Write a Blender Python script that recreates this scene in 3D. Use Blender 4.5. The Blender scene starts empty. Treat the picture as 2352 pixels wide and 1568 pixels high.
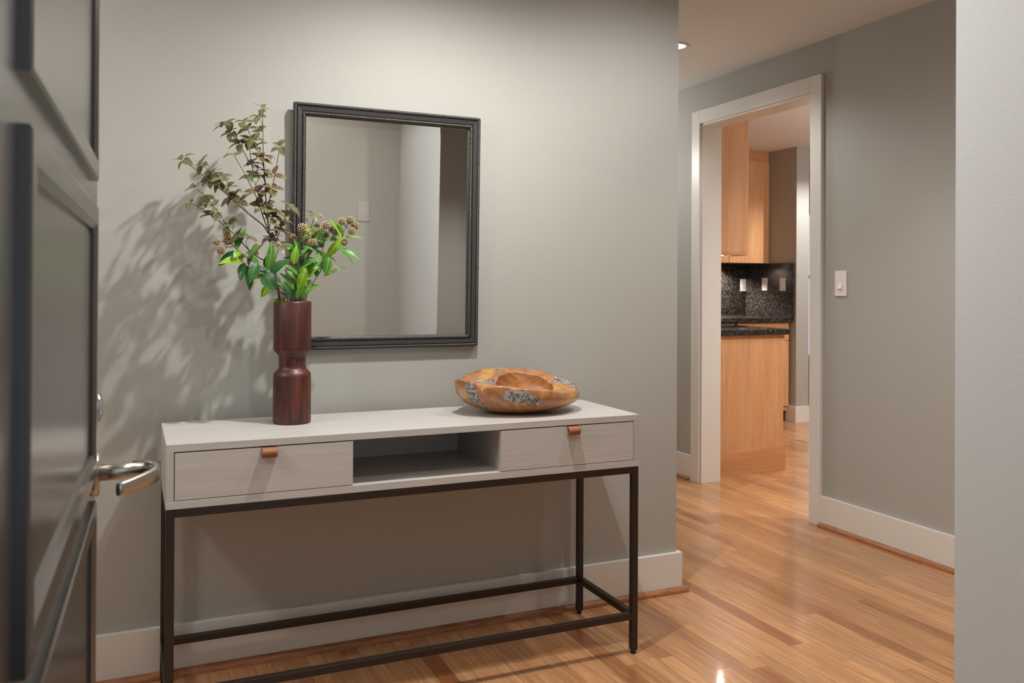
import bpy, bmesh, math, random
from mathutils import Vector, Matrix
S = bpy.context.scene
COL = S.collection
R = math.radians
random.seed(7)

# ------------------------------------------------------------------ camera, world, exposure
RT = ((0.914252, -0.404938, 0.004999), (-0.006186, -0.001621, 0.99998), (0.404923, 0.914262, 0.003987))
def _cam():
    f = 1970.9; yaw = 0.4168; pit = -0.0039; rol = -0.0052
    c, s = math.cos, math.sin
    A = Matrix(((c(yaw), -s(yaw), 0), (0, 0, 1), (s(yaw), c(yaw), 0)))
    B = Matrix(((1, 0, 0), (0, c(pit), s(pit)), (0, -s(pit), c(pit))))
    C = Matrix(((c(rol), -s(rol), 0), (s(rol), c(rol), 0), (0, 0, 1)))
    M = C @ B @ A                       # rows: right, up, forward
    right, up, fwd = M[0], M[1], M[2]
    cd = bpy.data.cameras.new('camera'); o = bpy.data.objects.new('camera', cd); COL.objects.link(o)
    W = Matrix(((right[0], up[0], -fwd[0], 0.0), (right[1], up[1], -fwd[1], -2.8299),
                (right[2], up[2], -fwd[2], 1.1933), (0, 0, 0, 1)))
    o.matrix_world = W
    cd.sensor_fit = 'HORIZONTAL'; cd.sensor_width = 36.0; cd.lens = f / 2352 * 36.0
    cd.shift_x = 0.0; cd.shift_y = -(784 - 649.0) / 2352
    cd.clip_start = 0.02
    cd.dof.use_dof = True; cd.dof.focus_distance = 2.9; cd.dof.aperture_fstop = 9.0
    S.camera = o
_cam()
w = bpy.data.worlds.new('world'); S.world = w; w.use_nodes = True
bg = w.node_tree.nodes['Background']; bg.inputs[0].default_value = (0.80, 0.91, 1.0, 1); bg.inputs[1].default_value = 0.5
S.view_settings.view_transform = 'Standard'; S.view_settings.look = 'None'
S.view_settings.gamma = 1.0; S.view_settings.use_curve_mapping = False
S.view_settings.exposure = 0.7
S.cycles.sample_clamp_indirect = 4.0; S.cycles.caustics_reflective = False; S.cycles.caustics_refractive = False
WARM = (1.0, 0.985, 0.965)
# power of each ceiling lamp (W) and added fill globe, tuned together
P_MIRROR = 55.0; P_RIGHT = 20.0; P_LEFT = 14.0; P_HALL = 12.0; P_HALLF = 21.0; P_KIT = 74.0; P_UNDER = 12.0; P_DOOR = 12.0; P_FILL = 41.0

# ------------------------------------------------------------------ helpers
def lin(r, g, b):
    f = lambda v: (v / 255 / 12.92) if v / 255 <= 0.04045 else ((v / 255 + 0.055) / 1.055) ** 2.4
    return (f(r), f(g), f(b), 1.0)
def tag(o, label=None, cat=None, group=None, kind=None):
    if label: o['label'] = label
    if cat: o['category'] = cat
    if group: o['group'] = group
    if kind: o['kind'] = kind
    return o
def empty(name, loc=(0, 0, 0), rz=0.0, parent=None):
    o = bpy.data.objects.new(name, None); COL.objects.link(o)
    o.location = loc; o.rotation_euler = (0, 0, rz); o.empty_display_size = 0.05
    if parent: o.parent = parent
    return o
def obj(name, bm, mat, parent=None, bevel=0.0, smooth=False, seg=2):
    me = bpy.data.meshes.new(name)
    bmesh.ops.recalc_face_normals(bm, faces=bm.faces)
    bm.to_mesh(me); bm.free()
    if isinstance(mat, (list, tuple)):
        for m in mat: me.materials.append(m)
    elif mat: me.materials.append(mat)
    o = bpy.data.objects.new(name, me); COL.objects.link(o)
    if parent: o.parent = parent
    if smooth:
        for p in me.polygons: p.use_smooth = True
    if bevel > 0:
        b = o.modifiers.new('bevel', 'BEVEL'); b.width = bevel; b.segments = seg; b.limit_method = 'ANGLE'
        b.harden_normals = False
    return o
def BM(): return bmesh.new()
def box(bm, x0, x1, y0, y1, z0, z1):
    v = [bm.verts.new((x, y, z)) for x in (x0, x1) for y in (y0, y1) for z in (z0, z1)]
    for f in ((0, 1, 3, 2), (4, 6, 7, 5), (0, 4, 5, 1), (2, 3, 7, 6), (0, 2, 6, 4), (1, 5, 7, 3)):
        bm.faces.new([v[i] for i in f])
    return bm
def B(*a): return box(BM(), *a)
def boxes(*L):
    bm = BM()
    for a in L: box(bm, *a)
    return bm
def prism(bm, pts, axis, a0, a1):
    # closed polygon pts in the two other axes, extruded along axis from a0 to a1
    def mk(p, a):
        if axis == 'x': return (a, p[0], p[1])
        if axis == 'y': return (p[0], a, p[1])
        return (p[0], p[1], a)
    n = len(pts)
    v0 = [bm.verts.new(mk(p, a0)) for p in pts]; v1 = [bm.verts.new(mk(p, a1)) for p in pts]
    bm.faces.new(v0); bm.faces.new(v1[::-1])
    for i in range(n): bm.faces.new((v0[i], v0[(i + 1) % n], v1[(i + 1) % n], v1[i]))
    return bm
def lathe(bm, prof, c=(0, 0, 0), n=48, close=False):
    rings = []
    for r, z in prof:
        if r < 1e-6: rings.append([bm.verts.new((c[0], c[1], c[2] + z))])
        else: rings.append([bm.verts.new((c[0] + r * math.cos(2 * math.pi * i / n), c[1] + r * math.sin(2 * math.pi * i / n), c[2] + z)) for i in range(n)])
    for a, b in zip(rings, rings[1:]):
        for i in range(n):
            j = (i + 1) % n
            if len(a) == 1 and len(b) == 1: continue
            if len(a) == 1: bm.faces.new((a[0], b[i], b[j]))
            elif len(b) == 1: bm.faces.new((a[i], a[j], b[0]))
            else: bm.faces.new((a[i], a[j], b[j], b[i]))
    return bm
def tube(bm, pts, r0, r1=None, n=7, cap=True):
    pts = [Vector(p) for p in pts]
    if r1 is None: r1 = r0
    rings = []; m = len(pts)
    up = Vector((0.3, 1, 0.2)).normalized()
    for i, p in enumerate(pts):
        d = (pts[min(i + 1, m - 1)] - pts[max(i - 1, 0)]).normalized()
        a = d.cross(up)
        if a.length < 1e-4: a = d.cross(Vector((1, 0, 0)))
        a.normalize(); b = d.cross(a).normalized()
        r = r0 + (r1 - r0) * i / max(1, m - 1)
        rings.append([bm.verts.new(p + r * (math.cos(2 * math.pi * k / n) * a + math.sin(2 * math.pi * k / n) * b)) for k in range(n)])
    for A, Bq in zip(rings, rings[1:]):
        for k in range(n): bm.faces.new((A[k], A[(k + 1) % n], Bq[(k + 1) % n], Bq[k]))
    if cap:
        bm.faces.new(rings[0][::-1]); bm.faces.new(rings[-1])
    return bm
def smooth_pts(pts, k=4):
    # Catmull-Rom
    P = [Vector(p) for p in pts]; out = []
    if len(P) < 3:
        return [P[0].lerp(P[-1], i / k) for i in range(k + 1)]
    Q = [P[0] * 2 - P[1]] + P + [P[-1] * 2 - P[-2]]
    for i in range(1, len(Q) - 2):
        p0, p1, p2, p3 = Q[i - 1], Q[i], Q[i + 1], Q[i + 2]
        for j in range(k):
            t = j / k
            out.append(0.5 * ((2 * p1) + (p2 - p0) * t + (2 * p0 - 5 * p1 + 4 * p2 - p3) * t * t + (3 * p1 - p0 - 3 * p2 + p3) * t ** 3))
    out.append(P[-1]); return out

# ------------------------------------------------------------------ materials
def mat(name, base=(0.5, 0.5, 0.5, 1), rough=0.5, metal=0.0, spec=0.5, coat=0.0, coat_r=0.1):
    m = bpy.data.materials.new(name); m.use_nodes = True
    b = m.node_tree.nodes['Principled BSDF']
    b.inputs['Base Color'].default_value = base; b.inputs['Roughness'].default_value = rough
    b.inputs['Metallic'].default_value = metal; b.inputs['Specular IOR Level'].default_value = spec
    b.inputs['Coat Weight'].default_value = coat; b.inputs['Coat Roughness'].default_value = coat_r
    return m
def nd(m, t, **kw):
    n = m.node_tree.nodes.new(t)
    for k, v in kw.items(): setattr(n, k, v)
    return n
def ln(m, a, b): m.node_tree.links.new(a, b)
def bsdf(m): return m.node_tree.nodes['Principled BSDF']
def coords(m, scale=(1, 1, 1), kind='Object', rand=False):
    tc = nd(m, 'ShaderNodeTexCoord'); mp = nd(m, 'ShaderNodeMapping'); mp.inputs['Scale'].default_value = scale
    ln(m, tc.outputs[kind], mp.inputs['Vector'])
    if rand:
        oi = nd(m, 'ShaderNodeObjectInfo'); mu = nd(m, 'ShaderNodeMath', operation='MULTIPLY'); mu.inputs[1].default_value = 37.0
        ln(m, oi.outputs['Random'], mu.inputs[0])
        cb = nd(m, 'ShaderNodeCombineXYZ'); ln(m, mu.outputs[0], cb.inputs[0]); ln(m, mu.outputs[0], cb.inputs[1])
        ln(m, cb.outputs[0], mp.inputs['Location'])
    return mp.outputs['Vector']
def noise(m, vec, scale, detail=4.0, rough=0.55, dist=0.0):
    n = nd(m, 'ShaderNodeTexNoise'); n.inputs['Scale'].default_value = scale; n.inputs['Detail'].default_value = detail
    n.inputs['Roughness'].default_value = rough; n.inputs['Distortion'].default_value = dist
    if vec is not None: ln(m, vec, n.inputs['Vector'])
    return n.outputs['Fac']
def ramp(m, fac, stops):
    r = nd(m, 'ShaderNodeValToRGB'); e = r.color_ramp.elements
    while len(e) < len(stops): e.new(0.5)
    for el, (p, c) in zip(e, stops): el.position = p; el.color = c
    ln(m, fac, r.inputs['Fac']); return r.outputs['Color']
def bump(m, h, strength=0.2, dist=0.001):
    b = nd(m, 'ShaderNodeBump'); b.inputs['Strength'].default_value = strength; b.inputs['Distance'].default_value = dist
    ln(m, h, b.inputs['Height']); ln(m, b.outputs['Normal'], bsdf(m).inputs['Normal']); return b
def mixc(m, a, b, fac, blend='MIX'):
    n = nd(m, 'ShaderNodeMix', data_type='RGBA', blend_type=blend)
    for s, v in ((n.inputs['Factor'], fac), (n.inputs['A'], a), (n.inputs['B'], b)):
        if hasattr(v, 'is_linked'): ln(m, v, s)
        else: s.default_value = v
    return n.outputs['Result']

def paint(name, rgb, rough=0.6, tex=1.0):
    m = mat(name, lin(*rgb), rough, spec=0.35)
    v = coords(m)
    h = noise(m, v, 260.0 if tex <= 1 else 150.0, 3.0, 0.6); bump(m, h, 0.22 * tex, 0.0011)
    c = ramp(m, noise(m, v, 1.3, 2.0), [(0.3, lin(*[q * 0.985 for q in rgb])), (0.7, lin(*rgb))])
    ln(m, c, bsdf(m).inputs['Base Color'])
    return m
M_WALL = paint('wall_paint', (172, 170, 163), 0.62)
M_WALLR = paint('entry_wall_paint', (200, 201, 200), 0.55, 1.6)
M_CEIL = paint('ceiling_paint', (228, 230, 231), 0.8, 0.5)
M_TRIM = paint('trim_paint', (224, 221, 214), 0.35, 0.25)
M_WHITE = mat('switch_plastic', lin(236, 230, 224), 0.35)
M_PLATEW = mat('painted_plate', lin(178, 176, 167), 0.4)

def wood(name, c0, c1, c2, rough, gs=(1, 1, 1), coat=0.0, coat_r=0.1, use_objcol=False, bumpy=0.05, mott=0.7):
    m = mat(name, lin(*c1), rough, coat=coat, coat_r=coat_r)
    v = coords(m, gs, rand=True)
    n1 = noise(m, v, 6.0, 6.0, 0.6, 0.6); n2 = noise(m, v, 1.6, 3.0, 0.5, 1.2)
    col = ramp(m, n1, [(0.25, lin(*c0)), (0.55, lin(*c1)), (0.8, lin(*c2))])
    col = mixc(m, col, ramp(m, n2, [(0.3, (0.80, 0.76, 0.72, 1)), (0.7, (1.1, 1.08, 1.05, 1))]), mott, 'MULTIPLY')
    if use_objcol:
        oi = nd(m, 'ShaderNodeObjectInfo'); col = mixc(m, col, oi.outputs['Color'], 1.0, 'MULTIPLY')
    ln(m, col, bsdf(m).inputs['Base Color'])
    bump(m, n1, bumpy, 0.0006)
    return m
# strip floor: grain runs along y; each plank has its own tone through the object colour
M_FLOOR = wood('strip_floor_wood', (176, 126, 84), (200, 150, 106), (212, 166, 122), 0.3, (9, 0.8, 4), coat=0.35, coat_r=0.07, use_objcol=True, bumpy=0.02)
def floor_rings(m):
    v = coords(m, (7, 0.55, 3), rand=True)
    wv = nd(m, 'ShaderNodeTexWave', wave_type='RINGS', rings_direction='Z'); wv.inputs['Scale'].default_value = 2.2
    wv.inputs['Distortion'].default_value = 4.0; wv.inputs['Detail'].default_value = 2.0; wv.inputs['Detail Scale'].default_value = 1.4
    ln(m, v, wv.inputs['Vector'])
    b = bsdf(m); src = b.inputs['Base Color'].links[0].from_socket
    c = mixc(m, src, ramp(m, wv.outputs['Fac'], [(0.0, (0.80, 0.74, 0.68, 1)), (0.35, (1, 1, 1, 1))]), 0.55, 'MULTIPLY')
    ln(m, c, b.inputs['Base Color'])
floor_rings(M_FLOOR)
M_FLOORS = wood('strip_floor_wood_rest', (172, 120, 80), (196, 146, 102), (208, 162, 118), 0.24, (9, 0.8, 4), coat=0.35, coat_r=0.09, bumpy=0.02)
M_SUB = mat('floor_joint', lin(70, 42, 24), 0.8)
M_SHOE = wood('shoe_wood', (128, 80, 50), (166, 112, 74), (186, 134, 94), 0.5, (3, 3, 30))
M_CONS = wood('greywash_wood', (188, 184, 179), (197, 193, 188), (203, 200, 196), 0.42, (0.9, 14, 22), bumpy=0.03, mott=0.3)
M_CONSV = wood('greywash_wood_upright', (180, 176, 170), (190, 186, 181), (198, 195, 191), 0.42, (14, 14, 0.9), bumpy=0.03, mott=0.3)
M_MAPLE = wood('maple_veneer', (202, 146, 102), (212, 160, 114), (218, 170, 126), 0.36, (11, 11, 0.7), coat=0.15, bumpy=0.02, mott=0.4)
M_MAPLEH = wood('maple_veneer_base', (192, 134, 92), (204, 148, 104), (210, 158, 114), 0.36, (0.8, 16, 16), coat=0.15, bumpy=0.02)
M_STEEL = mat('bronze_steel', lin(58, 49, 43), 0.38, 0.55)
M_RUB = mat('black_rubber', lin(20, 19, 18), 0.6)
M_FRAME = mat('black_frame', lin(62, 61, 60), 0.38, 0.25)
M_BEAD = mat('black_bead', lin(68, 66, 64), 0.3, 0.45)
M_GLASS = mat('mirror_glass', (0.965, 0.98, 0.975, 1), 0.015, 1.0)
M_NICKEL = mat('satin_nickel', lin(186, 180, 170), 0.27, 1.0)
M_CHROME = mat('polished_nickel', lin(196, 196, 196), 0.14, 1.0)
M_KEY = mat('dark_slot', lin(24, 22, 20), 0.6)
M_EMIT = bpy.data.materials.new('lamp_glow'); M_EMIT.use_nodes = True
def _emit(m, col, st):
    nt = m.node_tree; nt.nodes.clear(); e = nt.nodes.new('ShaderNodeEmission'); o = nt.nodes.new('ShaderNodeOutputMaterial')
    e.inputs[0].default_value = (*col, 1); e.inputs[1].default_value = st; nt.links.new(e.outputs[0], o.inputs[0])
_emit(M_EMIT, (1.0, 0.9, 0.8), 1.6)
M_PUCK = bpy.data.materials.new('puck_glow'); M_PUCK.use_nodes = True; _emit(M_PUCK, (1.0, 0.92, 0.8), 11.0)

def door_wood():
    m = mat('dark_door_wood', lin(46, 37, 32), 0.32, coat=1.0, coat_r=0.22)
    v = coords(m, (3, 22, 1.2)); n = noise(m, v, 5.0, 5.0, 0.6, 0.5)
    ln(m, ramp(m, n, [(0.3, lin(32, 26, 23)), (0.7, lin(54, 43, 37))]), bsdf(m).inputs['Base Color'])
    bump(m, n, 0.12, 0.001); return m
M_DOOR = door_wood()
def leather():
    m = mat('tan_leather', lin(156, 96, 56), 0.5)
    n = noise(m, coords(m), 320.0, 3.0); ln(m, ramp(m, noise(m, coords(m), 40.0), [(0.3, lin(136, 80, 46)), (0.7, lin(160, 100, 60))]), bsdf(m).inputs['Base Color'])
    bump(m, n, 0.15, 0.0005); return m
M_LEATH = leather()
def vase_wood():
    m = mat('mahogany', lin(92, 44, 32), 0.42, coat=0.15, coat_r=0.3)
    v = coords(m, (11, 11, 1.0)); n = noise(m, v, 5.0, 6.0, 0.6, 0.4)
    c = ramp(m, n, [(0.30, lin(46, 22, 19)), (0.52, lin(76, 35, 26)), (0.72, lin(112, 54, 34))])
    sp = noise(m, coords(m, (1, 1, 0.5)), 90.0, 2.0); c = mixc(m, c, lin(136, 84, 66), ramp(m, sp, [(0.70, (0, 0, 0, 1)), (0.76, (0.5, 0.5, 0.5, 1))]))
    ln(m, c, bsdf(m).inputs['Base Color']); bump(m, n, 0.05, 0.0006); return m
M_VASE = vase_wood()
def granite():
    m = mat('black_granite', lin(30, 28, 27), 0.16, spec=0.6)
    v = coords(m)
    vo = nd(m, 'ShaderNodeTexVoronoi'); vo.inputs['Scale'].default_value = 90.0; ln(m, v, vo.inputs['Vector'])
    n = noise(m, v, 55.0, 5.0, 0.7)
    c = ramp(m, n, [(0.38, lin(17, 15, 15)), (0.52, lin(48, 43, 40)), (0.62, lin(88, 79, 72)), (0.72, lin(50, 45, 42))])
    c2 = mixc(m, c, ramp(m, vo.outputs['Distance'], [(0.0, lin(150, 132, 118)), (0.3, lin(20, 18, 18))]), 0.22)
    ln(m, c2, bsdf(m).inputs['Base Color']); return m
M_GRAN = granite()
M_BLACKG = mat('black_glass', lin(12, 12, 13), 0.08, spec=0.7)
M_IRON = mat('cast_iron', lin(18, 18, 19), 0.35, 0.2)
M_OAKFACE = M_MAPLE
def leafmat(name, c0, c1, rough=0.42, tr=0.25):
    m = mat(name, lin(*c1), rough)
    v = coords(m, (1, 1, 1), rand=True)
    n = noise(m, v, 2.2, 3.0)
    c = ramp(m, n, [(0.3, lin(*c0)), (0.7, lin(*c1))]); ln(m, c, bsdf(m).inputs['Base Color'])
    tc = nd(m, 'ShaderNodeTexCoord'); sx = nd(m, 'ShaderNodeSeparateXYZ'); ln(m, tc.outputs['Object'], sx.inputs[0])
    ab = nd(m, 'ShaderNodeMath', operation='ABSOLUTE'); ln(m, sx.outputs['X'], ab.inputs[0])
    rib = ramp(m, ab.outputs[0], [(0.006, (1, 1, 1, 1)), (0.018, (0, 0, 0, 1))])
    c = mixc(m, c, lin(*[min(255, q * 1.18 + 14) for q in c1]), rib); ln(m, c, bsdf(m).inputs['Base Color'])
    t = nd(m, 'ShaderNodeBsdfTranslucent'); ln(m, c, t.inputs['Color'])
    mx = nd(m, 'ShaderNodeMixShader'); mx.inputs[0].default_value = tr
    out = m.node_tree.nodes['Material Output']
    ln(m, bsdf(m).outputs[0], mx.inputs[1]); ln(m, t.outputs[0], mx.inputs[2]); ln(m, mx.outputs[0], out.inputs['Surface'])
    return m
M_OLIVE = [leafmat('olive_leaf', (84, 94, 58), (126, 128, 86)), leafmat('brown_leaf', (92, 86, 56), (122, 112, 76)),
           leafmat('bronze_leaf', (104, 80, 50), (130, 102, 64)), leafmat('plum_leaf', (82, 54, 52), (108, 78, 70)),
           leafmat('pale_leaf', (138, 134, 84), (166, 160, 106))]
M_GREEN = [leafmat('deep_green_leaf', (32, 82, 40), (64, 116, 54), 0.36), leafmat('mid_green_leaf', (70, 124, 46), (108, 162, 68), 0.38, 0.3),
           leafmat('lime_leaf', (112, 158, 28), (150, 196, 52), 0.4, 0.35)]
M_TWIG = mat('brown_twig', lin(92, 68, 56), 0.6)
M_STEM = mat('green_stem', lin(84, 112, 62), 0.5)
def berrymat():
    m = mat('berry_head', lin(170, 140, 110), 0.5)
    tc = nd(m, 'ShaderNodeTexCoord'); ge = nd(m, 'ShaderNodeVectorMath', operation='LENGTH'); ln(m, tc.outputs['Object'], ge.inputs[0])
    oi = nd(m, 'ShaderNodeObjectInfo')
    c = ramp(m, ge.outputs['Value'], [(0.74, lin(86, 92, 40)), (0.95, lin(160, 136, 92)), (1.07, lin(222, 182, 156))])
    c = mixc(m, c, lin(126, 132, 52), ramp(m, oi.outputs['Random'], [(0.45, (0.05, 0.05, 0.05, 1)), (0.9, (0.6, 0.6, 0.6, 1))]))
    ln(m, c, bsdf(m).inputs['Base Color']); return m
M_BERRY = berrymat()
def bowlmat():
    m = mat('root_wood', lin(190, 128, 72), 0.32, coat=0.3, coat_r=0.25)
    v = coords(m); n0 = noise(m, v, 4.0, 3.0, 0.5, 2.4)
    n = noise(m, v, 9.0, 6.0, 0.65, 2.8)
    c = ramp(m, n, [(0.25, lin(122, 74, 42)), (0.48, lin(166, 110, 66)), (0.66, lin(192, 138, 86)), (0.82, lin(206, 158, 102))])
    c = mixc(m, c, lin(206, 158, 74), ramp(m, n0, [(0.55, (0, 0, 0, 1)), (0.6, (0.55, 0.55, 0.55, 1))]))
    # bark inclusions: grey-black ridged patches carried by a vertex attribute
    at = nd(m, 'ShaderNodeAttribute', attribute_name='bark')
    nz = noise(m, coords(m, (1, 1, 1)), 46.0, 5.0, 0.7, 0.8)
    ad = nd(m, 'ShaderNodeMath', operation='ADD'); ln(m, at.outputs['Fac'], ad.inputs[0])
    sb = nd(m, 'ShaderNodeMath', operation='MULTIPLY_ADD'); sb.inputs[1].default_value = 0.9; sb.inputs[2].default_value = -0.45
    ln(m, nz, sb.inputs[0]); ln(m, sb.outputs[0], ad.inputs[1])
    mask = ramp(m, ad.outputs[0], [(0.47, (0, 0, 0, 1)), (0.53, (1, 1, 1, 1))])
    nb = noise(m, coords(m, (1.6, 1, 1)), 34.0, 5.0, 0.75, 2.2)
    bark = ramp(m, nb, [(0.36, lin(34, 32, 32)), (0.47, lin(104, 102, 100)), (0.58, lin(196, 194, 190)), (0.68, lin(82, 80, 78))])
    ln(m, mixc(m, c, bark, mask), bsdf(m).inputs['Base Color'])
    mb = nd(m, 'ShaderNodeMath', operation='MULTIPLY'); ln(m, nb, mb.inputs[0]); ln(m, mask, mb.inputs[1])
    bump(m, mb.outputs[0], 0.9, 0.004)
    return m
M_BOWL = bowlmat()
M_WINGLASS = mat('window_glass', (0.9, 0.95, 1, 1), 0.02)
bsdf(M_WINGLASS).inputs['Transmission Weight'].default_value = 1.0
M_CONC = mat('porch_concrete', lin(120, 118, 114), 0.8)

# ------------------------------------------------------------------ lamps
def can_light(loc, label, power, size=128, blend=0.55, r=0.056, col=WARM, vis=True):
    t = empty('recessed_light', (loc[0], loc[1], 2.44)); tag(t, label, 'ceiling light')
    obj('trim_ring', lathe(BM(), [(r, 0.0), (r, -0.004), (r + 0.006, -0.006), (0.074, -0.003), (0.0755, 0.0)], n=40), M_CEIL, t, smooth=True)
    obj('lamp_lens', lathe(BM(), [(0.0, -0.0015), (r, -0.0015), (r, -0.0005), (0, -0.0005)], n=32), M_EMIT, t)
    d = bpy.data.lights.new('recessed_lamp', 'SPOT'); d.energy = power; d.color = col
    d.spot_size = R(size); d.spot_blend = blend; d.shadow_soft_size = 0.018
    o = bpy.data.objects.new('lamp', d); COL.objects.link(o); o.parent = t; o.location = (0, 0, -0.02)
    return t
can_light((0.88, -0.74), 'round recessed ceiling light above the console table and mirror', P_MIRROR, 160, 0.9)
can_light((1.74, -0.80), 'round recessed ceiling light in front of the wall end, right of the console', P_RIGHT, 172, 0.6)

can_light((2.563, 0.891), 'round recessed ceiling light in the hallway ceiling, half hidden by the wall corner', P_HALL, 145, 0.5)
can_light((2.45, -0.42), 'round recessed ceiling light over the floor by the grey hallway wall', P_HALLF, 94, 0.9)
can_light((2.40, -3.0), 'added unseen ceiling light brightening the side corridor', 45.0, 120, 0.8)  # added lamp, out of view, lifts the corridor seen in the mirror
can_light((0.75, -1.72), 'round recessed ceiling light just inside the front door', P_DOOR, 168, 0.5, col=(1.0, 0.95, 0.88))
can_light((4.30, -0.05), 'round recessed ceiling light in the kitchen before the maple end panels', P_KIT, 150, 0.6)
can_light((5.52, 2.40), 'round recessed ceiling light near the far kitchen corner', P_KIT * 0.7, 140, 0.5)
def fill_globe(loc, drop, label, power, r=0.11):  # unseen globes added for neutral ambient fill on ceilings and upper walls
    t = empty('fill_globe_light', (loc[0], loc[1], 2.44)); tag(t, label, 'fill light')
    obj('canopy', lathe(BM(), [(0, 0), (0.06, 0), (0.058, -0.018), (0.01, -0.026), (0, -0.026)], n=32), M_NICKEL, t, smooth=True)
    obj('rod', lathe(BM(), [(0.006, -0.02), (0.006, -drop + r)], n=12), M_NICKEL, t)
    obj('collar', lathe(BM(), [(0.03, -drop + r + 0.01), (0.034, -drop + r - 0.012), (0.0, -drop + r - 0.012)], n=24), M_NICKEL, t)
    bm = BM(); bmesh.ops.create_uvsphere(bm, u_segments=32, v_segments=16, radius=r, matrix=Matrix.Translation((0, 0, -drop))); g = obj('globe_shade', bm, M_FILL, t, smooth=True)
    return t
M_FILL = bpy.data.materials.new('fill_glow'); M_FILL.use_nodes = True
_emit(M_FILL, (1.0, 0.97, 0.93), P_FILL)
fill_globe((-1.05, -0.95), 0.35, 'added unseen opal fill globe at the left end of the entry behind the open door', P_FILL)  # left lamp follows the console shadows; its globe form is added for fill
fill_globe((2.52, 2.40), 0.35, 'added unseen opal fill globe at the far end of the hallway behind the console wall', P_FILL, 0.09)
fill_globe((5.3, 0.9), 0.45, 'added unseen opal fill globe over the right side of the kitchen', P_FILL, 0.14)

# ------------------------------------------------------------------ room shell
def struct(name, bm, m, parent=None, **k):
    o = obj(name, bm, m, parent, **k)
    if not parent: o['kind'] = 'structure'
    return o
H = 2.44
XC = 1.966; XF = 3.173; XR = 1.515; YE = -1.612; YFR = -2.365
DX0, DX1, DZ = -0.083, 0.842, 2.145
struct('ceiling', boxes((-1.9, 8.1, -2.55, 5.1, H, H + 0.1), (XR, XF + 0.13, -4.2, -2.55, H, H + 0.1)), M_CEIL)
struct('wall_back', B(-1.75, XC, 0, 0.13, 0, H), M_WALL)
struct('wall_hall_left', B(XC - 0.13, XC, 0.13, 3.0, 0, H), M_WALL)
struct('wall_hall_end', B(XC - 0.13, XF + 0.13, 3.0, 3.13, 0, H), M_WALL)
OY0, OY1, OZ = 0.537, 1.4847, 2.20
struct('wall_right', boxes((XF, XF + 0.13, -4.1, OY0, 0, H), (XF, XF + 0.13, OY1, 3.13, 0, H), (XF, XF + 0.13, OY0, OY1, OZ, H)), M_WALL)
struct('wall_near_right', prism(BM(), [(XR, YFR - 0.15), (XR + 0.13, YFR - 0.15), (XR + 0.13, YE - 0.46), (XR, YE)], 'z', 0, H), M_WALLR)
struct('wall_hall_front', B(XR, XF + 0.13, -4.2, -4.07, 0, H), M_WALL)
struct('wall_corridor', B(XR, XR + 0.13, -4.07, YFR - 0.151, 0, H), M_WALL)
struct('wall_front', boxes((-1.88, DX0 - 0.02, YFR - 0.15, YFR, 0, H), (DX1 + 0.02, XR, YFR - 0.15, YFR, 0, H), (DX0 - 0.02, DX1 + 0.02, YFR - 0.15, YFR, DZ + 0.02, H)), M_WALL)
struct('wall_left', B(-1.88, -1.75, YFR, 0.13, 0, H), M_WALL)
# kitchen and the room behind it
struct('wall_kitchen_back', B(XF + 0.13, 5.37, 3.77, 3.9, 0, H), M_WALL)
struct('wall_kitchen_end', B(5.37, 5.512, 3.09, 5.0, 0, H), M_WALL)
struct('wall_kitchen_front', B(XF + 0.13, 8.1, YE - 0.13, YE, 0, H), M_WALL)
struct('wall_kitchen_right', B(8.0, 8.1, YE, 5.1, 0, H), M_WALL)
struct('wall_dining_back', boxes((5.37, 6.7, 5.0, 5.1, 0, H), (7.9, 8.1, 5.0, 5.1, 0, H), (6.7, 7.9, 5.0, 5.1, 0, 0.35), (6.7, 7.9, 5.0, 5.1, 2.1, H)), M_WALL)
wn = empty('window_1', (7.3, 5.0, 0.35)); tag(wn, 'dark dining window glimpsed past the kitchen wall end', None, None, 'structure')
for nm, bb in (('window_frame', (-0.6, -0.55, -0.01, 0.06, 0, 1.75)), ('window_frame', (0.55, 0.6, -0.01, 0.06, 0, 1.75)), ('window_frame', (-0.55, 0.55, -0.01, 0.06, 0, 0.05)), ('window_frame', (-0.55, 0.55, -0.01, 0.06, 1.70, 1.75)), ('window_frame', (-0.55, 0.55, 0.0, 0.05, 0.95, 0.99))):
    obj(nm, B(*bb), M_TRIM, wn, 0.003)
obj('pane', B(-0.55, 0.55, 0.02, 0.026, 0.05, 0.95), M_WINGLASS, wn); obj('pane', B(-0.55, 0.55, 0.02, 0.026, 0.99, 1.70), M_WINGLASS, wn)
struct('porch_slab', B(-3.0, 4.0, -6.0, YFR - 0.15, -0.14, -0.02), M_CONC)

# ---- strip floor: subfloor slab with every visible plank a piece of its own
fl = struct('floor', boxes((-1.9, 8.1, YFR - 0.15, 5.1, -0.06, -0.0035), (XR, XF + 0.13, -4.2, YFR - 0.15, -0.06, -0.0035)), M_SUB)
PW = 0.0578
def plank_mesh(name, L, wd):
    me = bpy.data.meshes.new(name); bm = BM(); g = 0.0003; c = 0.0005
    x0, x1, y0, y1 = g, wd - g, g, L - g
    lo = [bm.verts.new((x, y, -0.0035)) for x, y in ((x0, y0), (x1, y0), (x1, y1), (x0, y1))]
    mi = [bm.verts.new((x, y, -c)) for x, y in ((x0, y0), (x1, y0), (x1, y1), (x0, y1))]
    hi = [bm.verts.new((x, y, 0)) for x, y in ((x0 + c, y0 + c), (x1 - c, y0 + c), (x1 - c, y1 - c), (x0 + c, y1 - c))]
    for a, b in ((lo, mi), (mi, hi)):
        for i in range(4): bm.faces.new((a[i], a[(i + 1) % 4], b[(i + 1) % 4], b[i]))
    bm.faces.new(hi); bm.to_mesh(me); bm.free(); me.materials.append(M_FLOOR); return me
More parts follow.
